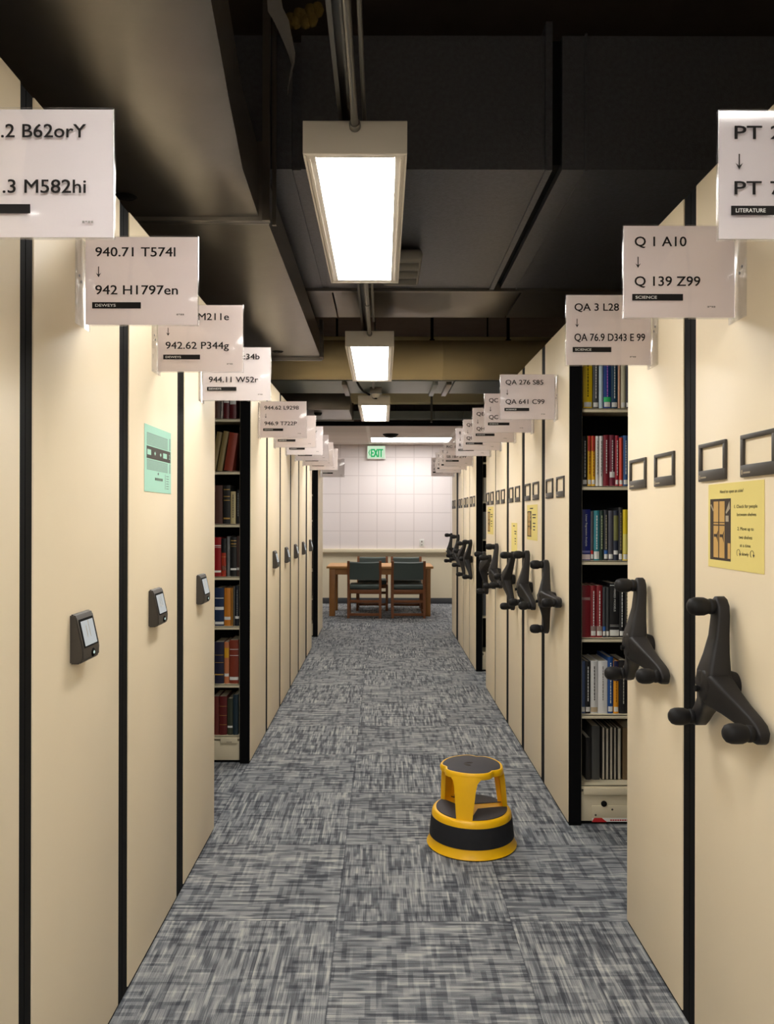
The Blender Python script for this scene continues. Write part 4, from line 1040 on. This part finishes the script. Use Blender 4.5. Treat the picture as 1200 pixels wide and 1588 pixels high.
# ------------------------------------------------------------------ table and chairs
t = thing('reading_table', 'long oak table with four legs in front of the far wall', 'table', (-0.035, 11.55, 0))
b = MB(M['oaktop']); b.box(-0.77, 0.77, -0.42, 0.42, 0.690, 0.722, 0.004); b.build('tabletop', t)
b = MB(M['oak'])
b.box(-0.70, 0.70, -0.375, -0.35, 0.60, 0.69).box(-0.70, 0.70, 0.35, 0.375, 0.60, 0.69).box(-0.715, -0.69, -0.36, 0.36, 0.60, 0.69).box(0.69, 0.715, -0.36, 0.36, 0.60, 0.69)
b.build('apron', t)
for sx in (-1, 1):
    for sy in (-1, 1):
        b = MB(M['oak']); b.box(sx * 0.69 - 0.042, sx * 0.69 + 0.042, sy * 0.345 - 0.042, sy * 0.345 + 0.042, 0, 0.69, 0.005); b.build('leg', t)
def chair_proto():
    """side chair; back at -y, faces +y"""
    t = thing('side_chair', 'x', 'chair')
    W2 = 0.225
    for sx in (-1, 1):
        b = MB(M['walnut']); x0, x1 = sx * W2 - 0.018, sx * W2 + 0.018
        b.loft([[(x0, y - 0.022, z), (x1, y - 0.022, z), (x1, y + 0.022, z), (x0, y + 0.022, z)] for y, z in ((-0.225, 0.0), (-0.205, 0.25), (-0.20, 0.43), (-0.215, 0.60), (-0.245, 0.80), (-0.247, 0.81))], smooth=False)
        b.build('leg', t)
        b = MB(M['walnut']); b.box(sx * W2 - 0.018, sx * W2 + 0.018, 0.19, 0.23, 0.0, 0.40, 0.004); b.build('leg', t)
        b = MB(M['walnut']); b.box(sx * W2 - 0.012, sx * W2 + 0.012, -0.20, 0.20, 0.04, 0.075, 0.003); b.build('stretcher', t)
    b = MB(M['walnut'])
    b.box(-W2, W2, -0.215, -0.185, 0.345, 0.40, 0.003).box(-W2, W2, 0.195, 0.225, 0.345, 0.40, 0.003).box(-W2 - 0.01, -W2 + 0.014, -0.2, 0.2, 0.345, 0.40, 0.003).box(W2 - 0.014, W2 + 0.01, -0.2, 0.2, 0.345, 0.40, 0.003)
    b.build('seat_frame', t)
    for y, z0, z1 in ((-0.213, 0.215, 0.255), (-0.222, 0.03, 0.068)):
        b = MB(M['walnut']); b.box(-W2, W2, y - 0.011, y + 0.011, z0, z1, 0.003); b.build('stretcher', t)
    b = MB(M['vinyl']); b.box(-W2 + 0.006, W2 - 0.006, -0.195, 0.225, 0.40, 0.468, 0.026, seg=4); b.build('seat', t)
    b = MB(M['vinyl'])
    rings = []
    for i in range(7):
        k = i / 6; x = -W2 + 0.014 + (2 * W2 - 0.028) * k; bow = -0.018 * math.sin(PI * k); dip = -0.006 * math.sin(PI * k)
        rings.append([(x, -0.232 + bow, 0.545), (x, -0.200 + bow, 0.55), (x, -0.222 + bow, 0.785 + dip), (x, -0.242 + bow, 0.80 + dip), (x, -0.262 + bow, 0.785 + dip)])
    b.loft(rings, smooth=False); b.build('backrest', t)
    return t
p0 = chair_proto()
spots = [(-0.255, 11.20, 0, 'oak chair at the left on the near side of the table'), (0.370, 11.20, 0, 'oak chair at the right on the near side of the table'),
         (-0.155, 12.02, PI, 'oak chair at the left on the far side of the table'), (0.375, 11.98, PI, 'oak chair at the right on the far side of the table')]
for i, (x, y, rz, lb) in enumerate(spots):
    o = p0 if i == 0 else copy_tree(p0)
    o.location = (x, y, 0); o.rotation_euler = (0, 0, rz)
    o['label'] = lb.replace('oak chair', 'dark green padded wooden chair'); o['group'] = 'chairs around the reading table'

# ------------------------------------------------------------------ far end fittings
t = thing('exit_sign', 'lit green EXIT sign with arrow high on the far wall', 'sign', (-0.105, 12.75, 2.385))
b = MB(M['white']); b.box(-0.155, 0.155, -0.03, 0.05, 0, 0.225, 0.006); b.build('sign_body', t)
b = MB(M['exitface']); b.box(-0.143, 0.143, -0.033, -0.029, 0.012, 0.213); b.build('sign_face', t)
text('sign_writing', 'EXIT', M['green'], t, (0.012, -0.0335, 0.035), 0.135, 0.19, 0.03, align='CENTER')
b = MB(M['green'])
e = -0.0336
b.poly([(-0.128, e, 0.105), (-0.105, e, 0.155), (-0.092, e, 0.155), (-0.113, e, 0.105), (-0.092, e, 0.055), (-0.105, e, 0.055)])
b.build('arrow', t)
for x_, lb in ((0.43, 'bright flat ceiling light set in the white far ceiling'), (-2.1, 'added flat ceiling light brightening the far wall, hidden behind the left row'), (2.9, 'added flat ceiling light brightening the far wall, hidden behind the right row')):  # both side lights are added out of view to even out the far wall
    t = thing('ceiling_troffer', lb, 'light', (x_, 11.92, 2.622), 'flat lights in the far ceiling')
    b = MB(M['white']); b.box(-0.625, 0.625, -0.37, -0.35, -0.004, 0.02).box(-0.625, 0.625, 0.35, 0.37, -0.004, 0.02).box(-0.625, -0.605, -0.35, 0.35, -0.004, 0.02).box(0.605, 0.625, -0.35, 0.35, -0.004, 0.02); b.build('frame', t)
    b = MB(M['troff']); b.box(-0.605, 0.605, -0.35, 0.35, 0.0, 0.004); b.build('lens', t)
t = thing('ceiling_speaker', 'black round speaker on the white far ceiling beside the bright light', 'speaker', (0.115, 11.15, 2.627))
b = MB(M['black']); b.lathe([(0, -0.05), (0.06, -0.05), (0.085, -0.03), (0.11, -0.012), (0.115, 0.0), (0, 0.0)], 2, (0, 0, 0), 32); b.build('speaker_body', t)
t = thing('wall_switch', 'small white switch plate on the far wall above the rail', 'switch', (0.65, 12.79, 0.945))
b = MB(M['white']); b.box(-0.038, 0.038, -0.006, 0.01, 0, 0.12, 0.003); b.build('plate', t)
b = MB(M['ink2']); b.box(-0.008, 0.008, -0.012, -0.006, 0.07, 0.095, 0.002).box(-0.010, 0.010, -0.0066, -0.006, 0.022, 0.034); b.build('toggle', t)
